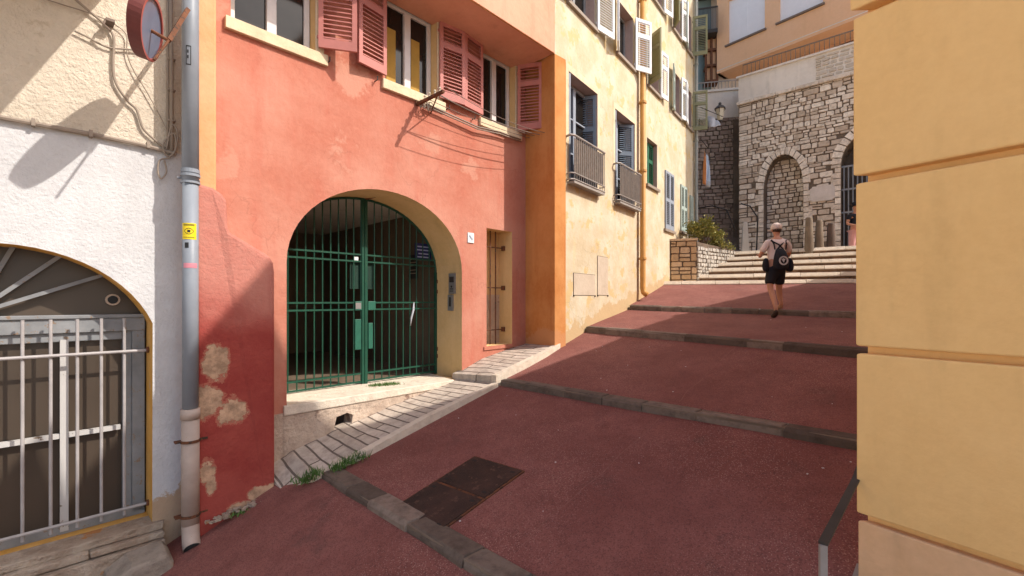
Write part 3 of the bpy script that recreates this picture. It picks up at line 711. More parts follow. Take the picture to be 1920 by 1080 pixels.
# corner board at the meeting of both houses: pipe run of thin tubes
m = MB(); x = FA.x(322, .05); m.tube([(x, -.04, 1.46), (x, -.045, 2.2), (x - .005, -.04, 3.0)], .016, 8); x2 = FA.x(315, .04); m.tube([(x2, -.03, 1.40), (x2, -.03, 3.0)], .010, 6)
for z in (1.75, 2.05, 2.35): m.box(x - .03, x + .03, -.06, 0, z - .006, z + .006)
o = m.build('riser_conduit', cable_m, None, FA.P(0, 0, 0), FA.a, smooth=True); tag(o, 'pale vertical conduit climbing the beige wall beside the grey drainpipe', 'conduit')
# cables on the beige wall
def wallcable(pts, r, mat, label, w=.025):
    P = []
    for px, py in pts: s, z = FA.at(px, py, w); P.append((s, -w, z))
    # smooth
    Q = []
    for i in range(len(P) - 1):
        p0, p1, p2, p3 = [Vector(P[max(0, min(len(P) - 1, j))]) for j in (i - 1, i, i + 1, i + 2)]
        for k in range(6):
            t = k / 6; Q.append(.5 * ((2 * p1) + (p2 - p0) * t + (2 * p0 - 5 * p1 + 4 * p2 - p3) * t * t + (3 * p1 - p0 - 3 * p2 + p3) * t ** 3))
    Q.append(Vector(P[-1])); m = MB(); m.tube(Q, r, 6); o = m.build('wall_cable', mat, None, FA.P(0, 0, 0), FA.a, smooth=True); tag(o, label, 'cable', 'cables fixed to the white house'); return o
wallcable([(120, -20), (152, 8), (195, 45), (213, 70), (212, 120), (217, 155), (240, 190), (256, 206), (268, 240), (290, 262), (312, 280)], .011, cable_m, 'thick beige cable that snakes down the roughcast wall to a coil')
wallcable([(140, 58), (165, 70), (200, 88), (235, 92), (272, 95)], .008, cable_m, 'short beige cable sagging sideways below the road sign')
wallcable([(60, -10), (115, 8), (160, 22), (205, 40), (236, 64), (238, 100), (252, 135), (275, 172), (300, 218), (322, 262)], .005, cable_m, 'thinnest beige cable running diagonally down towards the coil')
wallcable([(312, 280), (322, 235), (333, 250), (328, 285), (312, 292), (306, 270), (325, 250), (330, 275), (318, 295), (300, 300), (296, 320), (302, 335), (312, 322), (308, 300)], .008, cable_m, 'coil of spare beige cable hanging beside the drainpipe', .05)
m = MB(); s, z = FA.at(211, 45, .05); m.box(s - .05, s + .01, -.12, 0, z - .012, z + .012); m.tube([(s - .05, -.10, z), (s - .07, -.12, z - .06), (s - .02, -.13, z - .10)], .010, 6)
o = m.build('cable_hook', cable_d, None, FA.P(0, 0, 0), FA.a); tag(o, 'small iron hook holding cables on the beige roughcast wall', 'hook')

# ---- grey drainpipe between the houses
dp = FA.root('drainpipe'); px_, pw_ = FA.x(357, .28), .28
dp.location = FA.P(px_, pw_, -2.36); tag(dp, 'grey zinc drainpipe with a cream boot between the white and red houses', 'drainpipe')
Z = lambda py: FA.at(357, py, .28)[1] + 2.36
r = .066
m = MB(); m.tube([(0, 0, Z(765)), (0, 0, Z(330))], r, 20); m.tube([(0, 0, Z(340)), (0, 0, 6.5)], r * 1.06, 20); m.build('pipe', zinc, dp, smooth=True)
m = MB(); m.tube([(0, 0, Z(345)), (0, 0, Z(341))], r * 1.22, 20); m.tube([(0, 0, Z(332)), (0, 0, Z(327))], r * 1.22, 20); m.tube([(0, 0, Z(325)), (0, 0, Z(318))], r * 1.15, 20); m.tube([(-.10, .02, Z(336)), (.08, .02, Z(336))], .012, 6); m.build('collar', zinc, dp)
m = MB(); m.tube([(0, 0, Z(766)), (0, 0, Z(785))], r * 1.22, 20); m.tube([(0, 0, Z(785)), (0, 0, .22)], r * 1.12, 20)
m.tube([(0, 0, .24), (0, -.01, .14), (-.005, -.05, .07), (-.01, -.12, .03)], r * 1.10, 20, cap=False); m.tube([(-.01, -.115, .034), (-.01, -.119, .0315)], r * 1.0, 20, 1)
m.build('boot', [pvc, black], dp, smooth=True)
for py in (826, 965): m = MB(); z = Z(py); m.tube([(0, 0, z - .012), (0, 0, z + .012)], r * 1.26, 20); m.box(.06, .14, -.012, .012, z - .01, z + .01); m.box(-.12, .0, -.01, .06, z - .008, z + .008); m.build('pipe_clamp', rust, dp)
def wrap(z0, z1, a0, a1, rr, mi, m, n=10):
    vs = [(rr * math.cos(lerp(a0, a1, i / n)), rr * math.sin(lerp(a0, a1, i / n)), z) for z in (z0, z1) for i in range(n + 1)]
    m.add(vs, [(i, i + 1, n + 2 + i, n + 1 + i) for i in range(n)], mi)
# sticker with an eye, facing the camera
vd = math.atan2(-dp.location.y, -dp.location.x) - FA.a
m = MB(); z0, z1 = Z(450), Z(420); zc = (z0 + z1) / 2; R1 = r + .0015
wrap(z0, z1, vd - 1.15, vd + .75, R1, 0, m); 
for i in range(12):
    for sg in (-1, 1):
        a = vd - .78 + i * .1; h = .028 * math.sin(math.pi * i / 12); h2 = .028 * math.sin(math.pi * (i + 1) / 12)
        vs = [(R1 * 1.02 * math.cos(a), R1 * 1.02 * math.sin(a), zc + sg * h - .003), (R1 * 1.02 * math.cos(a + .1), R1 * 1.02 * math.sin(a + .1), zc + sg * h2 - .003), (R1 * 1.02 * math.cos(a + .1), R1 * 1.02 * math.sin(a + .1), zc + sg * h2 + .003), (R1 * 1.02 * math.cos(a), R1 * 1.02 * math.sin(a), zc + sg * h + .003)]
        m.add(vs, [(0, 1, 2, 3)], 1)
wrap(zc - .012, zc + .012, vd - .36, vd + .0, R1 * 1.025, 1, m, 4)
for dz in (-.058, .055, .065): wrap(zc + dz - .003, zc + dz + .002, vd - .9, vd + .5, R1 * 1.02, 1, m)
o = m.build('sticker', [yellowst, black], dp); o['label'] = 'yellow warning sticker with a black eye'
m = MB(); wrap(Z(503), Z(494), vd - .9, vd + .9, R1, 0, m); o = m.build('sticker', [pinkst, black], dp); o['label'] = 'torn pink sticker'
m = MB(); wrap(Z(466), Z(456), vd - .7, vd - .2, R1, 1, m, 4); o = m.build('sticker', [pinkst, black], dp); o['label'] = 'small black sticker'
m = MB()
for a, b, z0, z1 in ((-.5, -.42, 92, 128), (.0, .08, 92, 128), (-.5, .08, 92, 94), (-.5, .08, 126, 128), (-.35, -.2, 100, 106), (-.35, -.2, 110, 116)): wrap(Z(z1) if z1 > z0 else Z(z0), Z(z0), vd + a, vd + b, r * 1.06 + .0015, 0, m, 3)
m.build('stencil_mark', black, dp)

# ---- road sign on a rusty arm
sg = FA.root('road_sign'); sc = Vector(((274 - 960) / FPX, 1, (563 - 52) / FPX)) * 3.72
sg.location = sc; sg.rotation_euler = (0, 0, 0)
tag(sg, 'weathered round road sign with red rim and blue face on a rusty arm', 'road sign')
ax = (Matrix.Rotation(R(-17), 3, 'Z') @ NA).normalized(); bx2 = (Vector((0, 0, 1)) + UA * .25).normalized(); nx_ = ax.cross(bx2).normalized(); bx2 = nx_.cross(ax)
Ms = Matrix(((ax.x * 1.5, bx2.x * .86, nx_.x, 0), (ax.y * 1.5, bx2.y * .86, nx_.y, 0), (ax.z * 1.5, bx2.z * .86, nx_.z, 0), (0, 0, 0, 1)))
m = MB(); m.lathe([(.226, -.034), (.228, -.045), (.25, -.045), (.25, .045), (.228, .045), (.226, .034)], n=40, M=Ms, cap=False); m.mi = [1 if 80 <= i < 120 else 0 for i in range(len(m.f))]; m.build('rim', [signred, signback], sg)
m = MB(); m.lathe([(.226, -.034), (.226, -.028)], n=40, M=Ms); m.build('face', signblue, sg)
m = MB(); m.lathe([(.2255, -.02), (.2255, .034)], n=40, M=Ms); m.build('back', signback, sg)
m = MB()
tip = Vector(((352 - 960) / FPX, 1, (563 - 18) / FPX)) * 4.25 - sc
e1 = Vector(((316 - 960) / FPX, 1, (563 - 76) / FPX)) * 3.82 - sc; e2 = Vector(((289 - 960) / FPX, 1, (563 - 112) / FPX)) * 3.62 - sc
m.tube([tip, e1], .024, 4); m.tube([e1, e2], .010, 6); m.tube([e1, Ms @ Vector((0, 0, 0))], .014, 6); m.build('arm', rust, sg)

# ================================================================== YELLOW BUILDING (up the street, shuttered)
YB = Bld(FB, 'yellow_building', 'tall pale yellow house with white shutters and small balconies up the street')
fr1 = [(.47, 1.606, 2.11, 4.07), (2.436, 3.52, 2.09, 4.07), (4.31, 5.03, 2.85, 4.0), (5.61, 6.33, 1.92, 3.50), (6.98, 7.6, 2.03, 3.40), (7.93, 8.24, 2.05, 3.25)]
row2 = [(.47, 1.49), (2.546, 3.43), (4.38, 5.15), (6.33, 6.92), (7.62, 8.1)]; z2 = (5.30, 6.46)
row3 = [(.5, 1.4), (2.6, 3.4), (4.62, 5.4), (6.30, 6.95), (7.62, 8.1)]; z3 = (7.62, 8.8)
holes = [rect(*a) for a in fr1] + [rect(a, b, *z2) for a, b in row2] + [rect(a, b, *z3) for a, b in row3]
m = MB(); m.sheet(rect(0, 8.47, -1.4, 11.5), holes, 0, 0)
for h in holes: m.reveal(h, 0, .30, 1)
YB.part(m, 'wall', [yellow_wall, stucco('mauve_reveal', (.40, .29, .25), (.46, .34, .30), 3, .2, 30)])
m = MB(); m.box(0, 8.46, 7, 7.1, -1, 11.5); m.box(8.37, 8.47, .003, 7, -1.4, 11.5); m.box(-.0, .06, .003, 7, 4.2, 11.5); m.box(0, 8.47, -.3, 7.1, 11.5, 11.7); YB.part(m, 'house_shell', yellow_wall)
for (a, b, z0) in [(q[0], q[1], q[2]) for q in fr1[2:]] + [(a, b, z2[0]) for a, b in row2] + [(a, b, z3[0]) for a, b in row3]:
    m = MB(); m.box(a - .08, b + .08, -.06, .0, z0 - .065, z0); YB.part(m, 'window_sill', cable_m)
for (a, b, z0, z1) in fr1[:2]: m = MB(); m.box(a - .10, b + .10, -.006, 0, z1, z1 + .12); m.box(a - .10, a, -.006, 0, z0, z1); m.box(b, b + .10, -.006, 0, z0, z1); YB.part(m, 'window_band', cream)
for i, (a, b, z0, z1) in enumerate(fr1[:2]):
    w = window(YB, a + .01, b - .01, z0, z1 - .01, -.24, grey_shut, glass_dark, 2, .06, rails=2)
    hw = (b - a) / 2 - .06; ml = shutter_mesh(hw, z1 - z0 - .06, .35, .045, 1); mr = shutter_mesh(hw, z1 - z0 - .06, .35, .045, -1)
    shut(YB, ml, a + .03, .01, z0 + .03, R(66 if i == 0 else 80), grey_shut)
    shut(YB, mr, b - .03, -.02, z0 + .03, R(-66 if i == 0 else -42), blue_shut)
    # balconet
    m = MB(); pz = .78
    def rail(z, rr): m.tube([(a - .08, 0, z), (a - .10, -.10, z), (a - .04, -.14, z), (b + .04, -.14, z), (b + .10, -.10, z), (b + .08, 0, z)], rr, 6)
    rail(z0 + pz, .020); rail(z0 + .12, .012); rail(z0 + .01, .014)
    n = 15
    for k in range(n + 1): x = a - .03 + (b - a + .06) * k / n; m.tube([(x, -.14, z0 + .01), (x, -.14, z0 + pz)], .007, 5)
    m.box(a - .04, b + .04, -.14, .0, z0 - .05, z0 - .01)
    bo = YB.part(m, 'balcony', galv)
    g = MB(); g.box(a - .02, b + .02, -.125, -.120, z0 + .14, z0 + pz - .04); g.build('reed_screen', paint('reed_screen%d' % i, (.20, .155, .12), .9, .5, scale=20), bo)
a, b, z0, z1 = fr1[2]
ml = shutter_mesh((b - a) / 2, z1 - z0 - .04, .4, .045, 1)
shut(YB, ml, a + .0, -.12, z0 + .02, 0, green_shut); shut(YB, ml, (a + b) / 2, -.12, z0 + .02, 0, green_shut)
for (a, b, z0, z1) in fr1[3:]:
    ml = shutter_mesh((b - a) / 2 - .005, z1 - z0 - .02, .5, .045, 1)
    shut(YB, ml, a, .02, z0 + .01, 0, sage_shut if a > 6 else grey_shut); shut(YB, ml, (a + b) / 2, .02, z0 + .01, 0, sage_shut if a > 6 else grey_shut)
def pair(rng, zr, la, ra, lm, rm, wdt=None):
    a, b = rng; w = window(YB, a + .01, b - .01, zr[0], zr[1] - .01, -.22, grey_frame, glass_dark, 2, .05)
    wdt = wdt or (b - a) / 2 + .02
    if lm: shut(YB, shutter_mesh(wdt, zr[1] - zr[0] + .04, .32, .05, -1), a - .02, .05, zr[0] - .02, R(la), lm)
    if rm: shut(YB, shutter_mesh(wdt, zr[1] - zr[0] + .04, .32, .05, 1), b + .02, .05, zr[0] - .02, R(ra), rm)
pair(row2[0], z2, 10, -12, white_shut, white_shut); pair(row2[1], z2, 22, -28, white_shut, white_shut)
pair(row2[2], z2, 60, -8, olive_shut, white_shut); pair(row2[3], z2, 12, -12, sage_shut, white_shut); pair(row2[4], z2, 10, -72, white_shut, olive_shut, .42)
pair(row3[0], z3, 8, -8, white_shut, white_shut); pair(row3[1], z3, 8, -8, white_shut, white_shut); pair(row3[2], z3, 8, -14, sage_shut, white_shut)
pair(row3[3], z3, 40, -14, olive_shut, white_shut); pair(row3[4], z3, 12, -72, sage_shut, olive_shut, .42)
# wall hatches
def hatchp(px0, px1, py0, py1):
    a, zt = FB.at(px0, py0); b, _ = FB.at(px1, py0); zb = FB.at(px0, py1)[1]
    m = MB(); m.box(a, b, -.012, 0, zb, zt, 0); m.box(a - .008, b + .008, -.004, 0, zb - .008, zt + .008, 1)
    for x in (a, b): m.box(x - .01, x + .01, -.02, 0, zb - .03, zb + .0, 1)
    YB.part(m, 'wall_hatch', [hatch, iron])
hatchp(1075, 1115, 512, 553); hatchp(1120, 1139, 480, 553)
# ochre drainpipe
def ypipe(x, z0, z1, r, mat, label, rings):
    o = FB.root('drainpipe'); o.location = FB.P(x, r + .04, z0); tag(o, label, 'drainpipe')
    m = MB(); m.tube([(0, -.10, .0), (0, -.02, .06), (0, 0, .16), (0, 0, z1 - z0)], r, 14); m.build('pipe', mat, o, smooth=True)
    m = MB()
    for z in rings: m.tube([(0, 0, z - z0), (0, 0, z - z0 + .05)], r * 1.3, 14); m.box(-.012, .012, 0, r + .04, z - z0, z - z0 + .03)
    m.build('collar', mat, o)
px = FB.x(1205, .1); ypipe(px, FB.at(1205, 553, .1)[1], 11, .065, rustclay, 'ochre painted drainpipe running down the middle of the pale yellow house', (.95, 3.0, 4.6, 7.0))
ypipe(8.36, .95, 11, .05, paint('grey_pipe_paint', (.34, .34, .30), .6, .2), 'thin grey drainpipe at the far corner of the pale yellow house', (2.5, 5.0, 7.4))

# ================================================================== OCHRE CORNER BUILDING (right foreground)
CB = Bld(FC, 'ochre_building', 'ochre plastered corner house with deep horizontal grooves filling the right foreground')
zj = [(563 - y) / FPX * 2.5 for y in (30, 338, 655, 967)]   # groove heights at the corner
LEN = 4.5; D1 = (3.4, 2.6)
def course(z0, z1, off, mat, mi=0, side_off=0):
    # prism following the two visible faces; off = how far the course stands proud
    m = MB(); gap = 1.9
    A_ = (-off * .55, -off); B_ = (LEN, -off); 
    m.hexa([(A_[0], A_[1], z0), (B_[0], B_[1], z0), (LEN, 1.45, z0), (1.10, 1.45, z0)], [(A_[0], A_[1], z1), (B_[0], B_[1], z1), (LEN, 1.45, z1), (1.10, 1.45, z1)])
    return m
GH = .040
levels = [(-3.0, zj[3] - GH / 2, .020), (zj[3] + GH / 2, zj[2] - GH / 2, .028), (zj[2] + GH / 2, zj[1] - GH / 2, .032), (zj[1] + GH / 2, zj[0] - GH / 2, .045), (zj[0] + GH / 2, 4.8, .062)]
core = MB(); core.hexa([(.02, .030, -3), (LEN - .01, .030, -3), (LEN - .01, 1.44, -3), (1.11, 1.44, -3)], [(.02, .030, 4.79), (LEN - .01, .030, 4.79), (LEN - .01, 1.44, 4.79), (1.11, 1.44, 4.79)])
CB.part(core, 'groove_core', ochre_wall, fix=True)
for i, (z0, z1, off) in enumerate(levels):
    CB.part(course(z0, z1, off, None), 'wall_course', ochre_base if i == 0 else ochre_wall, bevel=.010, fix=True)
m = MB(); m.hexa([(-.03, -.03, 4.8), (LEN, -.03, 4.8), (LEN, 1.5, 4.8), (1.12, 1.5, 4.8)], [(-.03, -.03, 4.86), (LEN, -.03, 4.86), (LEN, 1.5, 4.86), (1.12, 1.5, 4.86)]); CB.part(m, 'roof', cable_d, fix=True)

# unseen gabled house behind the ochre one, roofline shaped to cast the street shadow
prof = [(.55, -1.28), (1.675, .17), (1.98, -.39), (2.46, -1.41), (2.95, -1.88), (3.83, -2.17), (5.7, -2.38), (8.3, -2.2), (11.0, -3.1), (12.3, -4.6)]
W0 = 6.6; ga, gb = .55 * 1.0, 1.10
sunS, sunZ = .55 * W0, 1.10 * W0
FG = Frame(*(SW(0, W0, 0).xy), .682, .731, -1.0)
GB = Bld(FG, 'unseen_gabled_building', 'unseen ochre gabled house behind the corner building, roofline shaped to cast the street shadow')
m = MB(); P_ = [(s + sunS, z + sunZ) for s, z in prof]; P_ = [(P_[0][0], -3.0)] + P_ + [(P_[-1][0], -3.0)]
m.prism(P_, -.0, -.35 - 0); 
GB.part(m, 'wall', ochre_wall, fix=True)
m = MB(); m.box(P_[0][0] + .05, P_[-1][0] - .05, -4.5, -.36, -3, 2.6); GB.part(m, 'house_body', ochre_wall)

# ---- handrail by the ochre corner
hr = bpy.data.objects.new('handrail', None); C.objects.link(hr); hr.location = (1.265, 1.85, -2.15); tag(hr, 'flat grey steel handrail at the foot of the ochre corner house', 'handrail')
def bar(m, a, b, hw, hh):
    a, b = Vector(a), Vector(b); d = (b - a).normalized(); sd = d.cross(Vector((0, 0, 1))).normalized() * hw; up = sd.cross(d).normalized() * hh
    m.hexa([a - sd - up, a + sd - up, b + sd - up, b - sd - up], [a - sd + up, a + sd + up, b + sd + up, b - sd + up])
m = MB(); bar(m, (0, 0, 1.16), (.62, .645, 1.165), .017, .005); bar(m, (.62, .645, 1.165), (1.6, 1.69, 1.30), .017, .005); m.build('top_rail', iron, hr, fix=True)
m = MB(); m.box(-.015, .015, -.006, .006, 0, 1.155); m.build('post', galv, hr)
m = MB(); m.box(1.3, 1.34, 1.39, 1.40, .2, 1.24); m.build('post', galv, hr)
m = MB(); bar(m, (0, 0, .60), (1.45, 1.50, .64), .020, .006); m.build('lower_rail', steel, hr, fix=True)

# ================================================================== STONE WALL
FS = Frame(9.18, 14.5, .747, -.664, 1.0)
SB = Bld(FS, 'stone_wall', 'tall rubble stone terrace wall with a blind arch and pale parapet', 'wall')
xl = FS.x(1385); xr = FS.x(1680)
zc_ = FS.at(1385, 197)[1]; zt_ = FS.at(1385, 145)[1]
n1 = arch_poly(FS.x(1432), FS.x(1506), .8, FS.at(1468, 350)[1], FS.at(1468, 290)[1] - FS.at(1468, 350)[1], 18)
n2x0 = FS.x(1577); n2 = arch_poly(n2x0, n2x0 + 1.9, .8, FS.at(1577, 308)[1], .95, 18)
def inside(poly, x, z):
    c = False; n = len(poly)
    for i in range(n):
        (x0, z0), (x1, z1) = poly[i], poly[(i + 1) % n]
        if (z0 > z) != (z1 > z) and x < (x1 - x0) * (z - z0) / (z1 - z0) + x0: c = not c
    return c
def grow(poly, d):
    cx = sum(p[0] for p in poly) / len(poly); cz = max(p[1] for p in poly) - (max(p[0] for p in poly) - min(p[0] for p in poly)) / 2
    return [(p[0] + d * (1 if p[0] > cx else -1) * (min(1, abs(p[0] - cx) / .3)), p[1] + (d if p[1] > cz else 0)) for p in poly]
def rubble_mesh(m, x0, x1, z0, z1, y, hmin, hmax, wmin, wmax, skip=(), jit=.018, gap=.010, warp=0, quoins=False):
    z = z0
    while z < z1 - .04:
        h = random.uniform(hmin, hmax); h = min(h, z1 - z); x = x0 - (random.random() * .1 if not quoins else 0); first = True
        while x < x1 - .03:
            w = random.uniform(wmin, wmax) * (.7 + .6 * random.random())
            if quoins and first: w = random.choice((.28, .42)); first = False
            w = min(w, x1 - x)
            if w < .05: break
            pieces = [(z, h)] if random.random() > .16 or h < .13 else [(z, h * .48), (z + h * .52, h * .48)]
            for zz, hh in pieces:
                dz = warp * noise.noise(Vector((x * .8, zz * .8, 1.3)))
                xa, xb, za, zb = max(x0, x + gap), x + w - gap, zz + gap + dz, zz + hh - gap + dz
                cx, cz = (xa + xb) / 2, (za + zb) / 2
                if any(inside(s, cx, cz) or inside(s, xa * .7 + cx * .3, cz) or inside(s, xb * .7 + cx * .3, cz) for s in skip): continue
                c = min(hh, w) * .22; J = lambda: random.uniform(-jit, jit)
                poly = [(xa + c * random.random(), za + J() * .5), (xb - c * random.random(), za + J() * .5), (xb + J() * .4, za + c * random.random()), (xb + J() * .4, zb - c * random.random()),
                        (xb - c * random.random(), zb + J() * .5), (xa + c * random.random(), zb + J() * .5), (xa + J() * .4, zb - c * random.random()), (xa + J() * .4, za + c * random.random())]
                m.prism(poly, y - random.uniform(.015, .045), y + .02, 0, random.random(), .10)
            x += w
        z += h
def voussoirs(m, poly_par, y, depth, n):
    x0, x1, zs, rise = poly_par; cx = (x0 + x1) / 2; h = (x1 - x0) / 2
    for k in range(n):
        a0, a1 = math.pi * (k + .06) / n, math.pi * (k + .94) / n; dd = depth * random.uniform(.85, 1.1)
        p = [(cx + h * math.cos(a0), zs + rise * math.sin(a0)), (cx + (h + dd) * math.cos(a0), zs + (rise + dd) * math.sin(a0)), (cx + (h + dd) * math.cos(a1), zs + (rise + dd) * math.sin(a1)), (cx + h * math.cos(a1), zs + rise * math.sin(a1))]
        m.prism(p, y - .06, y + .05, 0, .6 + .4 * random.random(), .05)
m = MB(); m.sheet(rect(xl, xr, .6, zc_), [n1, n2], 0, 0); m.reveal(n1, 0, .45, 0); m.reveal(n2, 0, .8, 0); m.box(xl, xl + .02, .003, 2.5, .6, zt_); SB.part(m, 'mortar_bed', mortar)
m = MB(); g1, g2 = grow(n1, .10), grow(n2, .12); zmid = FS.at(1550, 300)[1]
rubble_mesh(m, xl, xr, .9, zmid, 0, .11, .21, .17, .40, (g1, g2), warp=.0, quoins=True)
rubble_mesh(m, xl, xr, zmid, zc_ - .02, 0, .08, .22, .11, .36, (g1, g2), jit=.026, gap=.009, warp=.05, quoins=True)
voussoirs(m, (FS.x(1432), FS.x(1506), FS.at(1468, 350)[1], FS.at(1468, 290)[1] - FS.at(1468, 350)[1]), 0, .22, 15)
voussoirs(m, (n2x0, n2x0 + 1.9, FS.at(1577, 308)[1], .95), 0, .26, 17)
for (xe, zs_, sgn) in ((FS.x(1432), FS.at(1468, 350)[1], -1), (FS.x(1506), FS.at(1468, 350)[1], 1), (n2x0, FS.at(1577, 308)[1], -1)):
    z = .95
    while z < zs_ - .02:
        h = min(random.uniform(.14, .24), zs_ - z); w_ = random.choice((.16, .26)); x0_, x1_ = sorted((xe, xe + sgn * w_))
        m.prism([(x0_ + .006, z + .006), (x1_ - .006, z + .008), (x1_ - .004, z + h - .006), (x0_ + .008, z + h - .008)], -.05, .05, 0, random.uniform(.4, 1), .06); z += h
SB.part(m, 'stonework', wall_stone, fix=True)
m = MB(); x0, x1 = FS.x(1432), FS.x(1506); m.box(x0, x1, .45, .5, .8, 4.8, 1); rubble_mesh(m, x0, x1, .9, FS.at(1468, 292)[1], .45, .12, .18, .16, .28, ()); 
o = SB.part(m, 'blind_arch', [wall_stone, mortar], fix=True); o['label'] = 'blind arch bricked up in smaller stones'
m = MB(); m.box(n2x0, n2x0 + 1.9, .8, .85, .6, 5); SB.part(m, 'arch_back', dark_mortar)
m = MB(); x = xl - .04
while x < xr:
    e = x + random.uniform(.4, .8); m.box(x, e - .01, -.10, .3, zc_ - .03, zc_ + .07 + random.uniform(-.01, .01), 0, .3 + .5 * random.random()); x = e
SB.part(m, 'string_course', wall_stone, bevel=.01)
m = MB(); m.box(xl, xr, -.02, .25, zc_ + .07, zt_ - .06, 0); SB.part(m, 'parapet', grey_render)
m = MB(); xm = FS.x(1530); rubble_mesh(m, xm, xr, zc_ + .12, zt_ - .12, -.02, .10, .15, .15, .34, (), gap=.02); SB.part(m, 'parapet_stones', stone('pale_parapet_stone', (.50, .43, .35), (.58, .50, .42), .7, .4), fix=True)
m = MB(); m.box(xl - .06, xr, -.09, .32, zt_ - .06, zt_, 0, .9); SB.part(m, 'coping', grey_render)
# gate grille in right arch
m = MB(); zt = FS.at(1577, 312)[1]
for k in range(17): x = n2x0 + .06 + k * .11; m.tube([(x, .12, 1.0), (x, .12, zt)], .018, 5)
for z in (zt, FS.at(1577, 355)[1], FS.at(1577, 398)[1]): m.box(n2x0, n2x0 + 1.9, .10, .14, z - .025, z + .025)
SB.part(m, 'arch_grille', paint('grey_grille_paint', (.27, .28, .30), .5, .2))
# plaque
m = MB(); xa, za = FS.at(1519, 352); xb = FS.x(1566); zb = FS.at(1519, 380)[1]; c = .06
m.prism([(xa + c, zb), (xb - c, zb), (xb - c, zb + c * .6), (xb, zb + c), (xb, za - c), (xb - c, za - c * .6), (xb - c, za), (xa + c, za), (xa + c, za - c * .6), (xa, za - c), (xa, zb + c), (xa + c, zb + c * .6)], -.07, .0)
o = m.build('stone_plaque', marble, None, FS.P(0, 0, 0), FS.a, fix=True); tag(o, 'pale scalloped stone plaque on the rubble wall between the two arches', 'plaque')
# railing on the parapet
rl = FS.root('parapet_railing'); rl.location = FS.P(xl, 0, zt_); tag(rl, 'grey iron railing along the top of the pale parapet', 'railing')
m = MB(); Lr = xr - xl; ht = FS.at(1400, 119)[1] - zt_ + .05
m.box(.1, Lr, .1, .13, ht - .03, ht); m.box(.1, Lr, .1, .13, .05, .08)
for k in range(int(Lr / .13)): m.box(.1 + k * .13, .115 + k * .13, .107, .122, 0, ht)
m.build('bars', paint('brown_grey_rail', (.20, .16, .13), .6, .2), rl)

# far wall left of the stone wall, with pale parapet
FW = Frame(7.1, 17.0, .98, -.20, 1.0)
BW = Bld(FW, 'rubble_wall', 'dark rubble retaining wall in the alley behind the pale yellow house', 'wall')
zt2 = FW.at(1350, 168)[1]; zc2 = FW.at(1350, 222)[1]; xr2 = FW.x(1395)
m = MB(); m.box(-1.8, xr2, 0, .4, .5, zc2); BW.part(m, 'mortar_bed', dark_mortar)
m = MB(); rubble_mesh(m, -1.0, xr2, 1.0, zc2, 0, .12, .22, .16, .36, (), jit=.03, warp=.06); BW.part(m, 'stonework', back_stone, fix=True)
m = MB(); m.box(-1.8, xr2, -.02, .4, zc2, zt2 - .08); m.box(-1.8, xr2, -.08, .45, zt2 - .08, zt2); BW.part(m, 'parapet', grey_render)
m = MB()
for k in range(30): m.box(-1.7 + k * .12, -1.68 + k * .12, .1, .12, zt2, zt2 + .36)
m.box(-1.8, xr2, .095, .125, zt2 + .34, zt2 + .37); BW.part(m, 'railing', galv)
m = MB(); x = FW.x(1374, 0); m.box(x, x + .5, -.05, .3, 1.0, FW.at(1374, 225)[1] - 0); BW.part(m, 'dark_strip', dark_mortar)  # dark upright strip standing slightly proud of the rubble wall
# alley steps up in the shade
m = MB()
for k in range(9): m.box(7.0 + .0, 8.75, 15.2 + k * .22, 17.0, 1.3 + k * .14, 1.44 + k * .14, 0, random.random())
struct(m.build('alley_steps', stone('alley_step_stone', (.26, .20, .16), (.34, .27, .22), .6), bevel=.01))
# handrail curve in the alley
m = MB(); m.tube([(7.55, 15.3, 2.3), (7.35, 15.6, 3.1), (7.0, 15.9, 3.3), (6.4, 15.9, 3.2)], .022, 6); m.tube([(8.0, 14.9, 1.4), (8.05, 14.9, 2.7), (7.85, 15.0, 3.1), (7.7, 15.3, 3.25)], .022, 6)
o = m.build('alley_handrail', iron, smooth=True); tag(o, 'curved dark iron handrail at the foot of the alley steps', 'handrail')

# ================================================================== PEACH BUILDING on the terrace
FP = Frame(8.33, 18.5, .628, -.778, 8.0)
PB = Bld(FP, 'peach_building', 'modern peach apartment block with white roller shutters above the stone wall')
zb = FP.at(1344, 139)[1]
def prect(px0, px1, pyb, top): a, z = FP.at(px0, pyb); b, _ = FP.at(px1, pyb); return a, b, z, z + top
w1 = prect(1366, 1434, 84, 1.75); w2a = FP.x(1462); w2b = FP.x(1543); w2 = (w2a, w2b, w1[2], w1[3])
ph = [rect(*w1), rect(*w2), rect(w2b + 1.1, w2b + 2.3, w1[2], w1[3])]
m = MB(); m.sheet(rect(0, 9, zb, 17), ph, 0)
for h in ph: m.reveal(h, 0, .14)
m.box(0, .1, .003, 6, zb, 17); m.add([(0, 0, zb), (9, 0, zb), (9, 6, zb), (0, 6, zb)], [(3, 2, 1, 0)]); PB.part(m, 'wall', peach_wall)
for h in ph:
    m = MB(); a, b, z0, z1 = h[0][0], h[1][0], h[0][1], h[2][1]
    n = int((z1 - z0) / .05)
    for k in range(n): m.box(a, b, .08, .10, z0 + k * .05, z0 + k * .05 + .046)
    m.box(a, a + .05, .06, .10, z0, z1); m.box(b - .05, b, .06, .10, z0, z1); m.box((a + b) / 2 - .03, (a + b) / 2 + .03, .07, .10, z0, z1)
    PB.part(m, 'roller_shutter', roller)
    m = MB(); m.box(h[0][0] - .12, h[1][0] + .06, -.08, .06, h[0][1] - .06, h[0][1]); PB.part(m, 'window_sill', cable_d)
m = MB(); z = FP.at(1344, 139)[1]; m.box(0, 9, -.012, 0, z + .10, z + .125); PB.part(m, 'wall_seam', grey_render)
m = MB(); m.box(.5, 9, 1.2, 1.5, 6.6, zb); 
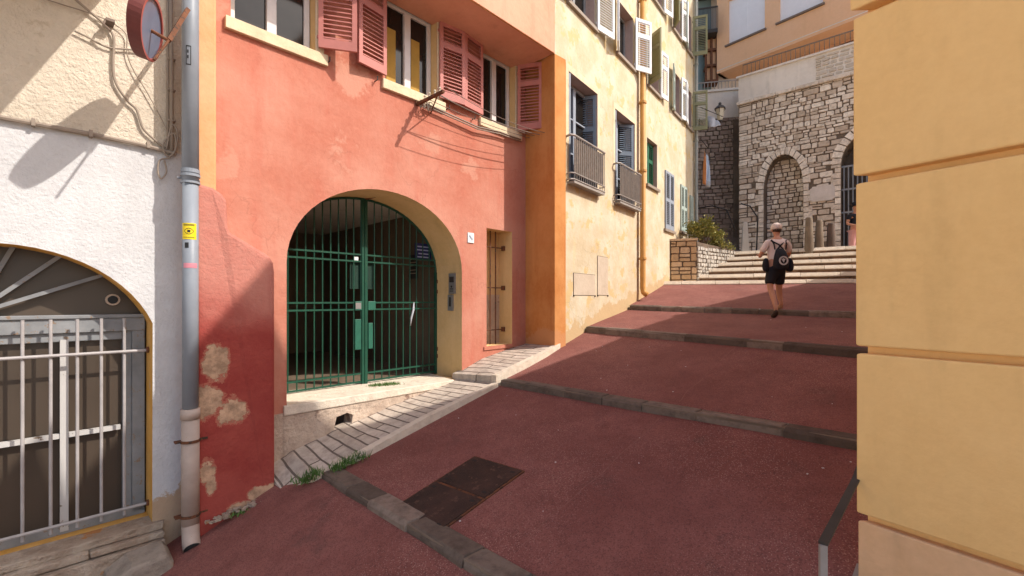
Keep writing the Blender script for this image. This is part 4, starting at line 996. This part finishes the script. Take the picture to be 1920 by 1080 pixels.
for k in range(6): m.box(.9 + k * 1.35, 1.75 + k * 1.35, 1.15, 1.2, zb - 1.0, zb - .1, 1)
PB.part(m, 'ground_floor', [peach_wall, rust])
# balcony building at the left end of the alley
FD = Frame(7.3, 19.3, .97, -.24, 4.0)
DB = Bld(FD, 'balcony_building', 'grey green block with dark wooden balconies at the end of the alley')
m = MB(); m.box(-.6, 2.4, 0, 3, 4, 17); DB.part(m, 'wall', grey_render)
m = MB(); m.box(-.2, FD.x(1333), -.04, 0, 4, 17); DB.part(m, 'window', glass_green)
for i, (py, d) in enumerate(((56, .9), (-30, .9))):
    z = FD.at(1320, py, .9)[1]; m = MB(); a, b = FD.x(1305, .9), FD.x(1346, .9); m.box(a, b, -.9, 0, z - .14, z)
    m.box(a, b, -.9, -.86, z + .85, z + .9)
    for k in range(18): x = a + (b - a) * k / 17; m.box(x - .01, x + .01, -.89, -.87, z, z + .88)
    DB.part(m, 'balcony', iron)
m = MB(); a, b = FD.x(1322, .5), FD.x(1347, .5); zt = FD.at(1330, 62, .5)[1]; zb_ = FD.at(1330, 150, .5)[1]
m.box(a, a + .08, -.5, -.4, zb_, zt); m.box(b - .08, b, -.5, -.4, zb_, zt); m.box((a + b) / 2 - .04, (a + b) / 2 + .04, -.5, -.4, zb_, zt)
for k in range(4): z = lerp(zb_, zt, k / 3.0); m.box(a, b, -.52, 0, z - .09, z)
m.box(a + .05, b - .05, -.38, -.34, zb_, zt, 1); DB.part(m, 'bracket_frame', [rust, peach_wall])

# ================================================================== PLANTER, BUSH, BOLLARDS
pl = bpy.data.objects.new('planter', None); C.objects.link(pl); pl.location = (4.38, 12.55, .45); tag(pl, 'stone walled planter beside the foot of the stairs', 'planter')
m = MB(); m.box(0, .68, .0, .5, -.3, 1.19, 1)
q = MB(); rubble_mesh(q, 0, .68, -.1, 1.17, 0, .15, .22, .22, .34, ()); m.add(q.v, q.f, 0); m.tone[-len(q.v):] = q.tone
m.box(-.02, .70, -.05, .52, 1.18, 1.24, 0, .8); m.build('front_wall', [tan_stone, mortar], pl, rz=R(-13), fix=True)
fl = Frame(5.04, 12.38, 1.55, 1.15, 0); Ls = math.hypot(1.55, 1.15) 
m = MB(); m.hexa([(0, 0, -.3), (Ls, 0, .2), (Ls, .3, .2), (0, .3, -.3)], [(0, 0, 1.14), (Ls, 0, 1.04), (Ls, .3, 1.04), (0, .3, 1.14)], 1)
q = MB(); rubble_mesh(q, 0, Ls, -.1, 1.02, 0, .07, .13, .08, .18, (), jit=.03); m.add(q.v, q.f, 0); m.tone[-len(q.v):] = q.tone
o = m.build('side_wall', [rubble, mortar], pl, fix=True); o.location = (5.04 - 4.38, 12.38 - 12.55, .0); o.rotation_euler = (0, 0, fl.a)
m = MB(); m.add([(.1, .1, 1.0), (.75, -.0, 1.0), (2.1, .95, .95), (1.2, 2.2, 1.0), (.3, 1.6, 1.0)], [(0, 1, 2, 3, 4)]); m.build('soil', crumbly, pl)
def bush(name, c, size, nleaf, mats, label, cat='bush', stems=14):
    o = bpy.data.objects.new(name, None); C.objects.link(o); o.location = c; tag(o, label, cat)
    m = MB(); ends = []
    for i in range(stems):
        a = random.random() * 6.28; rr = random.random() ** .6; e = Vector((math.cos(a) * size[0] * rr, math.sin(a) * size[1] * rr, size[2] * random.uniform(.4, 1) * (1.1 - rr * .5)))
        mid = e * .5 + Vector((0, 0, size[2] * .12)); m.tube([(0, 0, 0), mid, e], [.012, .008, .004], 5); ends.append((mid, e))
    m.build('stem', stemm, o)
    m = MB()
    for i in range(nleaf):
        mid, e = random.choice(ends); t = random.random() ** .7; p = mid.lerp(e, t) + Vector([random.gauss(0, .055) for _ in range(3)])
        l = random.uniform(.04, .09); d = Vector([random.uniform(-1, 1) for _ in range(3)]).normalized(); sd = d.cross(Vector((random.random(), random.random(), 1))).normalized() * l * .28
        m.add([p, p + d * l * .5 + sd, p + d * l, p + d * l * .5 - sd], [(0, 1, 2, 3)], 0 if random.random() < .6 else 1)
    m.build('leaves', mats, o); return o
bush('bush', (5.55, 13.1, 1.45), (.62, .45, 1.15), 2200, [leafm, leafy], 'straggly yellow green bush growing in the stone planter')
bush('bush', (5.95, 13.35, 1.35), (.5, .4, .62), 1000, [leafy, leafm], 'low dry tuft spilling over the rubble side of the planter', stems=10)
def bollard(px, top, Y, label, mat, r0=.12, r1=.085, cone=False):
    X = (px - 960) / FPX * Y; zt = (563 - top) / FPX * Y; zb = 1.2
    m = MB(); 
    if cone: m.lathe([(.17, 0), (.155, .1), (.085, zt - zb - .02), (.06, zt - zb)], n=4, M=Matrix.Rotation(R(30), 4, 'Z'))
    else: m.lathe([(r0, 0), (r0, .05), (r1, zt - zb - .05), (r1 * .8, zt - zb - .01), (r1 * .3, zt - zb)], n=14)
    o = m.build('bollard', mat, None, (X, Y, zb), smooth=not cone); tag(o, label, 'bollard', 'stone bollards at the top of the stairs'); return o
bollard(1517, 407, 12.6, 'tallest and leftmost of three brown stone bollards below the plaque', bollard_m)
bollard(1536, 412, 12.6, 'middle one of three brown stone bollards below the plaque', bollard_m, .125, .08)
bollard(1558, 418, 12.6, 'rightmost and darkest of three brown stone bollards below the plaque', stucco('dark_bollard_stone', (.09, .065, .05), (.13, .09, .07), 3, .5, 30))
bollard(1397, 417, 13.9, 'pale grey tapered stone bollard standing beside the alley steps', conc, cone=True)

# street lamp on a bracket over the alley
ln = bpy.data.objects.new('street_lamp', None); C.objects.link(ln); Yl = 14.6; ln.location = ((1350 - 960) / FPX * Yl, Yl, (563 - 228) / FPX * Yl); tag(ln, 'old lantern style street lamp on a wall bracket at the alley mouth', 'street lamp')
k = Yl / FPX
m = MB(); m.lathe([(.05, 2 * k), (.08, 4 * k), (.15, 22 * k), (.15, 23 * k)], n=6); m.build('lantern_glass', lampglass, ln)
m = MB(); m.lathe([(.18, 23 * k), (.18, 24 * k), (.12, 28 * k), (.05, 31 * k), (.05, 34 * k), (.02, 36 * k)], n=6); m.lathe([(.02, -2 * k), (.055, 0), (.055, 2 * k)], n=6)
for a in range(6): a = a * math.pi / 3; m.tube([(.052 * math.cos(a), .052 * math.sin(a), 2 * k), (.153 * math.cos(a), .153 * math.sin(a), 23 * k)], .009, 4)
m.build('lantern_frame', iron, ln)
m = MB(); m.tube([(0, 0, -2 * k), (-.1, .02, -8 * k), (-.35, .05, -10 * k), (-.62, .1, -4 * k)], .016, 6); m.tube([(-.62, .1, 8 * k), (-.62, .1, -14 * k)], .02, 6); m.build('bracket', iron, ln)
# laundry
def cloth(name, pts, Y, mats, label, cat, nx=6, ny=10, mi=lambda i, j: 0, drop=.03):
    (ax, ay), (bx, by), (cx, cy), (dx, dy) = pts; m = MB(); vs = []
    for j in range(ny + 1):
        for i in range(nx + 1):
            u, v = i / nx, j / ny; px = lerp(lerp(ax, bx, u), lerp(dx, cx, u), v); py = lerp(lerp(ay, by, u), lerp(dy, cy, u), v)
            yy = Y + .05 * math.sin(u * 9 + v * 3); vs.append(((px - 960) / FPX * Y, yy, (563 - py) / FPX * Y))
    o0 = Vector(vs[0]); fs = [(j * (nx + 1) + i, j * (nx + 1) + i + 1, (j + 1) * (nx + 1) + i + 1, (j + 1) * (nx + 1) + i) for j in range(ny) for i in range(nx)]
    m.add([Vector(v) - o0 for v in vs], fs); m.mi = [mi(i, j) for j in range(ny) for i in range(nx)]
    o = m.build(name, mats, None, o0, smooth=True); md = o.modifiers.new('solid', 'SOLIDIFY'); md.thickness = .01; tag(o, label, cat); return o
cloth('hanging_cloth', [(1322, 214), (1347, 226), (1350, 236), (1330, 240)], 14.2, [cloth_w], 'white cloth hung just left of the street lamp', 'laundry')
cloth('hanging_towel', [(1321, 283), (1330, 300), (1331, 352), (1318, 345)], 14.2, [cloth_b, cloth_o, cloth_w], 'pale blue and orange towel hanging below the olive shutters', 'laundry', mi=lambda i, j: 1 if i < 2 else (2 if j > 7 else 0))
m = MB(); m.tube([(5.75, 13.9, 4.95), (6.15, 14.25, 4.75)], .012, 6); m.tube([(5.75, 13.9, 5.9), (6.6, 14.25, 5.75)], .010, 6); o = m.build('washing_pole', iron); tag(o, 'thin dark poles sticking out from the far corner to hold laundry', 'pole')

# ================================================================== MANHOLE, WEEDS, LITTER
def gz_(x, y):
    """street height in the lowest full ramp (section between the first two kerbs)"""
    best = None
    lo, hi = LO[0], EK[1]
    u = v = .3
    for _ in range(30):
        p = lerp(lerp(lo[0], lo[1], u), lerp(hi[0], hi[1], u), v); ex, ey = x - p.x, y - p.y
        du = lerp(lo[1], hi[1], v) - lerp(lo[0], hi[0], v); dv = lerp(hi[0], hi[1], u) - lerp(lo[0], lo[1], u)
        det = du.x * dv.y - du.y * dv.x; u += (ex * dv.y - ey * dv.x) / det; v += (du.x * ey - du.y * ex) / det
    return lerp(lerp(lo[0], lo[1], u), lerp(hi[0], hi[1], u), v).z - .006 * (1 - v) - RISE[1] * v + .012 * noise.noise(Vector((x * .7, y * .7, 3)))
def ray_ground(px, py):
    Y = 3.5
    for _ in range(40): Y = -gz_((px - 960) / FPX * Y, Y) / ((py - 563) / FPX) * .5 + Y * .5
    return Vector(((px - 960) / FPX * Y, Y, gz_((px - 960) / FPX * Y, Y)))
mc = [ray_ground(*p) for p in ((727, 960), (820, 1004), (984, 885), (890, 857))]
mh = bpy.data.objects.new('manhole_cover', None); C.objects.link(mh); mh.location = mc[0]; tag(mh, 'rectangular dark cast iron double manhole cover in the red paving', 'manhole cover')
def mquad(u0, u1, v0, v1, z): 
    f = lambda u, v: lerp(lerp(mc[0], mc[1], u), lerp(mc[3], mc[2], u), v) - mc[0] + Vector((0, 0, z)); return [f(u0, v0), f(u1, v0), f(u1, v1), f(u0, v1)]
m = MB(); m.hexa(mquad(0, 1, 0, 1, -.05), mquad(0, 1, 0, 1, .012)); m.build('frame', rust, mh)
for v0, v1 in ((.02, .485), (.515, .98)):
    m = MB(); m.hexa(mquad(.03, .97, v0, v1, .005), mquad(.03, .97, v0, v1, .019), 0)
    for (u, v) in ((.12, .12), (.88, .12), (.12, .88), (.88, .88)):
        vv = lerp(v0, v1, v); m.hexa(mquad(u - .035, u + .035, vv - .012, vv + .012, .010), mquad(u - .035, u + .035, vv - .012, vv + .012, .0205), 1)
    m.build('lid', [coverm, black], mh)
def weeds(name, pts, label, n=90, h=.07, spread=.06):
    m = MB()
    for p in pts:
        for i in range(n):
            b = Vector(p) + Vector((random.gauss(0, spread), random.gauss(0, spread), -.01)); a = random.random() * 6.28; l = h * random.uniform(.3, 1.1)
            tp = b + Vector((math.cos(a) * l * .6, math.sin(a) * l * .6, l)); sd = Vector((-math.sin(a), math.cos(a), 0)) * random.uniform(.003, .008); m.add([b - sd, b + sd, tp], [(0, 1, 2)])
    o = m.build(name, grassm); tag(o, label, 'weeds', kind='stuff')
weeds('weeds', [SW(2.28 + i * .12, .84 + .01 * i, -1.78 + i * .028) for i in range(3)] + [SW(2.05, .78, -1.80), SW(1.98, .74, -1.86)], 'green weeds tufting between the pavement edge and the first kerb', 130, .085, .045)
weeds('weeds', [SW(3.42 + .09 * i, -.38 + .02 * i, -1.23) for i in range(4)], 'low green weeds on the threshold below the gate post', 220, .05, .05)
weeds('weeds', [SW(1.42, .40, -2.13), SW(1.50, .40, -2.12)], 'small weeds at the foot of the red buttress', 40, .04, .03)
weeds('weeds', [SW(2.06, 1.4 + .08 * i, -1.92) for i in range(3)], 'sparse weeds in the joint below the first kerb', 30, .03, .025)
m = MB()
for i in range(80):
    k = random.choice((0, 0, 1, 1, 2)); p = ground_pt(k, random.uniform(.10, .8), random.random()); s = random.uniform(.003, .008)
    m.box(-s, s, -s * .7, s * .7, -.003, .005, M=Matrix.Translation(p) @ Matrix.Rotation(random.random() * 3, 4, 'Z'), jit=.001)
o = m.build('litter', white_frame); tag(o, 'pale specks of litter and grit scattered on the red paving', 'litter', kind='stuff')
m = MB()
for (a, b) in (((1.86, .33), (1.55, .62)), ((1.72, .33), (1.35, .50))):
    for i in range(40):
        s, w = random.uniform(1.2, 2.0), random.uniform(.31, .42); r = random.uniform(.008, .022); p = SW(s, w, -2.13 + (s - 1.3) * .13)
        m.box(-r, r, -r, r, -r * .6, r * .6, M=Matrix.Translation(p) @ Matrix.Rotation(random.random() * 3, 4, 'Z'), jit=.004, tone=random.random())
o = m.build('rubble', crumbly); tag(o, 'fallen plaster crumbs along the foot of the red buttress', 'rubble', kind='stuff')

# ================================================================== PEOPLE
def skinned(name, nodes, edges, mat, parent, sub=2, root=0):
    me = bpy.data.meshes.new(name); me.from_pydata([n[0] for n in nodes], edges, []); o = bpy.data.objects.new(name, me); C.objects.link(o)
    sk = o.modifiers.new('skin', 'SKIN'); sk.use_smooth_shade = True
    if not me.skin_vertices: me.skin_vertices.new()
    for i, n in enumerate(nodes):
        r = n[1]; me.skin_vertices[0].data[i].radius = (r, r) if not isinstance(r, tuple) else r
    me.skin_vertices[0].data[root].use_root = True
    sb = o.modifiers.new('sub', 'SUBSURF'); sb.levels = sub; sb.render_levels = sub
    dg = bpy.context.evaluated_depsgraph_get(); dg.update(); ev = bpy.data.meshes.new_from_object(o.evaluated_get(dg)); o.modifiers.clear(); o.data = ev
    ev.materials.clear(); ev.materials.append(mat); ev.polygons.foreach_set('use_smooth', [True] * len(ev.polygons)); o.parent = parent; return o
def hand(nodes, edges, wrist, d, sidev, upv):
    d = Vector(d).normalized(); sd = Vector(sidev).normalized(); up = Vector(upv).normalized(); w = Vector(nodes[wrist][0])
    p = len(nodes); nodes.append((w + d * .05, (.032, .016))); edges.append((wrist, p))
    for i, (o_, l) in enumerate(((-.027, .060), (-.009, .072), (.009, .068), (.026, .052))):
        b = w + d * .085 + sd * o_; a = len(nodes); nodes.append((b, .010)); edges.append((p, a)); nodes.append((b + d * l * .5 - up * .008, .009)); edges.append((a, a + 1)); nodes.append((b + d * l * .8 - up * .028, .007)); edges.append((a + 1, a + 2))
    a = len(nodes); nodes.append((w + d * .04 - sd * .035 - up * .005, .011)); edges.append((p, a)); nodes.append((w + d * .075 - sd * .050 - up * .015, .009)); edges.append((a, a + 1))

def person1():
    o = bpy.data.objects.new('person', None); C.objects.link(o); o.location = (4.98, 8.5, -.14)
    tag(o, 'person in pale cap, pink shirt and black shorts walking up the ramp with a backpack', 'person')
    V = lambda x, y, z: Vector((x, y, z))
    N = [(V(-.06, 0, .78), (.135, .10)), (V(-.05, .02, .92), (.12, .09)), (V(-.02, .05, 1.10), (.145, .10)), (V(.0, .06, 1.24), (.11, .075)), (V(.01, .07, 1.32), .05), (V(.015, .09, 1.38), .052),
         (V(-.145, 0, .70), .088), (V(-.185, -.04, .40), .056), (V(-.20, -.16, .22), .050), (V(-.235, -.33, -.02), .033), (V(-.24, -.30, -.12), .032), (V(-.245, -.22, -.15), .028),
         (V(.045, .02, .70), .088), (V(.065, .10, .38), .056), (V(.07, .09, .22), .050), (V(.075, .03, .06), .033), (V(.08, .12, .02), .034), (V(.09, .20, .015), .026),
         (V(-.17, .05, 1.215), .058), (V(-.255, .06, 1.08), .043), (V(-.30, .08, .97), .036), (V(-.22, .24, .98), .029), (V(-.16, .34, 1.02), .024),
         (V(.19, .05, 1.215), .058), (V(.235, .07, 1.08), .043), (V(.245, .09, .97), .036), (V(.17, .26, .98), .029), (V(.10, .35, 1.02), .024)]
    E = [(0, 1), (1, 2), (2, 3), (3, 4), (4, 5), (0, 6), (6, 7), (7, 8), (8, 9), (9, 10), (10, 11), (0, 12), (12, 13), (13, 14), (14, 15), (15, 16), (16, 17), (3, 18), (18, 19), (19, 20), (20, 21), (21, 22), (3, 23), (23, 24), (24, 25), (25, 26), (26, 27)]
    hand(N, E, 22, (.3, 1, .2), (1, -.3, 0), (0, 0, 1)); hand(N, E, 27, (-.3, 1, .2), (-1, -.3, 0), (0, 0, 1))
    head = len(N); N += [(V(.018, .10, 1.44), (.078, .088)), (V(.02, .105, 1.50), (.080, .092)), (V(.02, .105, 1.545), (.06, .07))]; E += [(5, head), (head, head + 1), (head + 1, head + 2)]
    b = skinned('body', N, E, skin, o)
    f = MB()   # ears and nose
    for sx in (-1, 1): f.lathe([(.006, -.022), (.016, -.01), (.018, .008), (.010, .024)], (.02 + sx * .078, .10, 1.455), 8)
    f.tube([(.02, .185, 1.475), (.02, .205, 1.445), (.02, .190, 1.43)], .012, 6); f.build('ears_and_nose', skin, o, smooth=True)
    TN = [(V(-.055, 0, .80), (.150, .115)), (V(-.045, .02, .93), (.142, .108)), (V(-.02, .05, 1.10), (.165, .118)), (V(.0, .06, 1.235), (.13, .085)), (V(.008, .065, 1.285), (.06, .055)),
          (V(-.17, .05, 1.22), .072), (V(-.245, .06, 1.10), .064), (V(-.275, .07, 1.03), .062), (V(.19, .05, 1.22), .072), (V(.232, .065, 1.10), .064), (V(.242, .08, 1.03), .062)]
    skinned('shirt', TN, [(0, 1), (1, 2), (2, 3), (3, 4), (3, 5), (5, 6), (6, 7), (3, 8), (8, 9), (9, 10)], shirt, o)
    SN = [(V(-.055, 0, .82), (.152, .118)), (V(-.055, 0, .72), (.160, .120)), (V(-.145, -.01, .62), .104), (V(-.175, -.03, .50), .092), (V(-.185, -.04, .43), .090), (V(.045, .03, .62), .104), (V(.058, .07, .50), .092), (V(.064, .09, .43), .090)]
    skinned('shorts', SN, [(0, 1), (1, 2), (2, 3), (3, 4), (1, 5), (5, 6), (6, 7)], shorts_m, o)
    m = MB(); m.lathe([(.093, 1.475), (.098, 1.50), (.092, 1.545), (.070, 1.585), (.035, 1.603), (.008, 1.606)], (.02, .105, 0), 18); m.box(-.05, .09, .18, .29, 1.478, 1.488); m.build('cap', cap_m, o, smooth=True)
    m = MB(); m.lathe([(.060, 1.415), (.080, 1.44), (.087, 1.482)], (.02, .096, 0), 16); m.build('hair', hair_m, o, smooth=True)
    bp = skinned('backpack', [(V(-.06, -.16, .68), (.13, .07)), (V(-.06, -.17, .76), (.15, .085)), (V(-.055, -.18, .88), (.15, .09)), (V(-.045, -.15, 1.00), (.12, .07)), (V(-.04, -.12, 1.10), (.07, .045))], [(0, 1), (1, 2), (2, 3), (3, 4)], shorts_m, o)
    m = MB(); Mm = Matrix.Translation((-.055, -.245, .86)) @ Matrix.Rotation(R(90), 4, 'X')
    m.lathe([(.058, 0), (.082, 0), (.082, .012), (.058, .012), (.058, 0)], n=24, M=Mm, cap=False); m.tube([(-.085, -.25, .89), (-.06, -.255, .84), (-.03, -.25, .89)], .010, 5); m.tube([(-.06, -.25, .90), (-.055, -.255, .83)], .012, 5); e = m.build('emblem', greycloth, bp); 
    m = MB(); 
    for pts in ([(-.16, -.02, 1.255), (-.04, -.085, 1.17), (.05, -.10, 1.06), (.10, -.12, .92)], [(.14, -.01, 1.26), (.0, -.09, 1.17), (-.10, -.10, 1.06), (-.15, -.13, .92)], [(-.13, .0, 1.27), (-.125, -.07, 1.18), (-.12, -.09, 1.08)], [(.12, .0, 1.27), (.11, -.07, 1.18), (.08, -.09, 1.08)]):
        m.tube(pts, .013, 6)
    m.build('straps', shorts_m, o)
    for x, s in ((-.235, 1), (.165, -1)):
        skinned('side_bag', [(V(x, -.02, .93), (.03, .05)), (V(x - .02 * s, -.03, .86), (.045, .07)), (V(x - .03 * s, -.03, .75), (.055, .08)), (V(x + .01 * s, -.03, .67), (.05, .07))], [(0, 1), (1, 2), (2, 3)], shorts_m, o)
    skinned('shoe', [(V(-.245, -.36, -.03), .040), (V(-.245, -.33, -.11), .048), (V(-.245, -.22, -.165), .042)], [(0, 1), (1, 2)], shoe_m, o); skinned('shoe', [(V(.075, .02, .025), .038), (V(.082, .12, .012), .040), (V(.09, .22, .0), .036)], [(0, 1), (1, 2)], paint('tan_sandal', (.40, .22, .14), .7, .2), o)
person1()
def person2():
    Y = 12.9; o = bpy.data.objects.new('person', None); C.objects.link(o); o.location = ((1604 - 960) / FPX * Y, Y, 1.15)
    tag(o, 'person in dark hat and pink trousers half hidden behind the ochre corner', 'person')
    V = lambda x, y, z: Vector((x, y, z))
    N = [(V(0, 0, .82), (.13, .10)), (V(0, 0, 1.0), (.11, .085)), (V(0, 0, 1.16), (.135, .09)), (V(0, 0, 1.27), (.10, .07)), (V(0, 0, 1.35), .045), (V(0, -.01, 1.40), .05), (V(0, -.01, 1.47), (.075, .085)), (V(0, -.01, 1.54), (.07, .08)),
         (V(-.09, 0, .74), .085), (V(-.10, -.01, .42), .056), (V(-.10, .02, .10), .036), (V(-.10, -.10, .03), .03), (V(.09, 0, .74), .085), (V(.10, -.01, .42), .056), (V(.10, .02, .10), .036), (V(.10, -.10, .03), .03),
         (V(-.17, 0, 1.25), .052), (V(-.22, .02, 1.02), .038), (V(-.14, -.16, .95), .027), (V(.17, 0, 1.25), .052), (V(.22, .02, 1.02), .038), (V(.14, -.16, .95), .027)]
    E = [(0, 1), (1, 2), (2, 3), (3, 4), (4, 5), (5, 6), (6, 7), (0, 8), (8, 9), (9, 10), (10, 11), (0, 12), (12, 13), (13, 14), (14, 15), (3, 16), (16, 17), (17, 18), (3, 19), (19, 20), (20, 21)]
    hand(N, E, 18, (.8, -.5, 0), (0, 0, 1), (0, 1, 0)); hand(N, E, 21, (-.8, -.5, 0), (0, 0, 1), (0, 1, 0)); skinned('body', N, E, skin, o)
    skinned('top', [(V(0, 0, .90), (.145, .11)), (V(0, 0, 1.05), (.135, .10)), (V(0, 0, 1.18), (.15, .10)), (V(0, 0, 1.28), (.10, .07)), (V(-.17, 0, 1.25), .065), (V(-.20, 0, 1.12), .055), (V(.17, 0, 1.25), .065), (V(.20, 0, 1.12), .055)], [(0, 1), (1, 2), (2, 3), (3, 4), (4, 5), (3, 6), (6, 7)], shorts_m, o)
    skinned('trousers', [(V(0, 0, .90), (.145, .115)), (V(-.09, 0, .72), .10), (V(-.10, 0, .42), .085), (V(-.10, 0, .12), .075), (V(.09, 0, .72), .10), (V(.10, 0, .42), .085), (V(.10, 0, .12), .075)], [(0, 1), (1, 2), (2, 3), (0, 4), (4, 5), (5, 6)], pinkcloth, o)
    m = MB(); m.lathe([(.16, 1.53), (.16, 1.54), (.095, 1.55), (.088, 1.62), (.05, 1.64)], (0, -.01, 0), 18); m.build('hat', shorts_m, o, smooth=False)
person2()
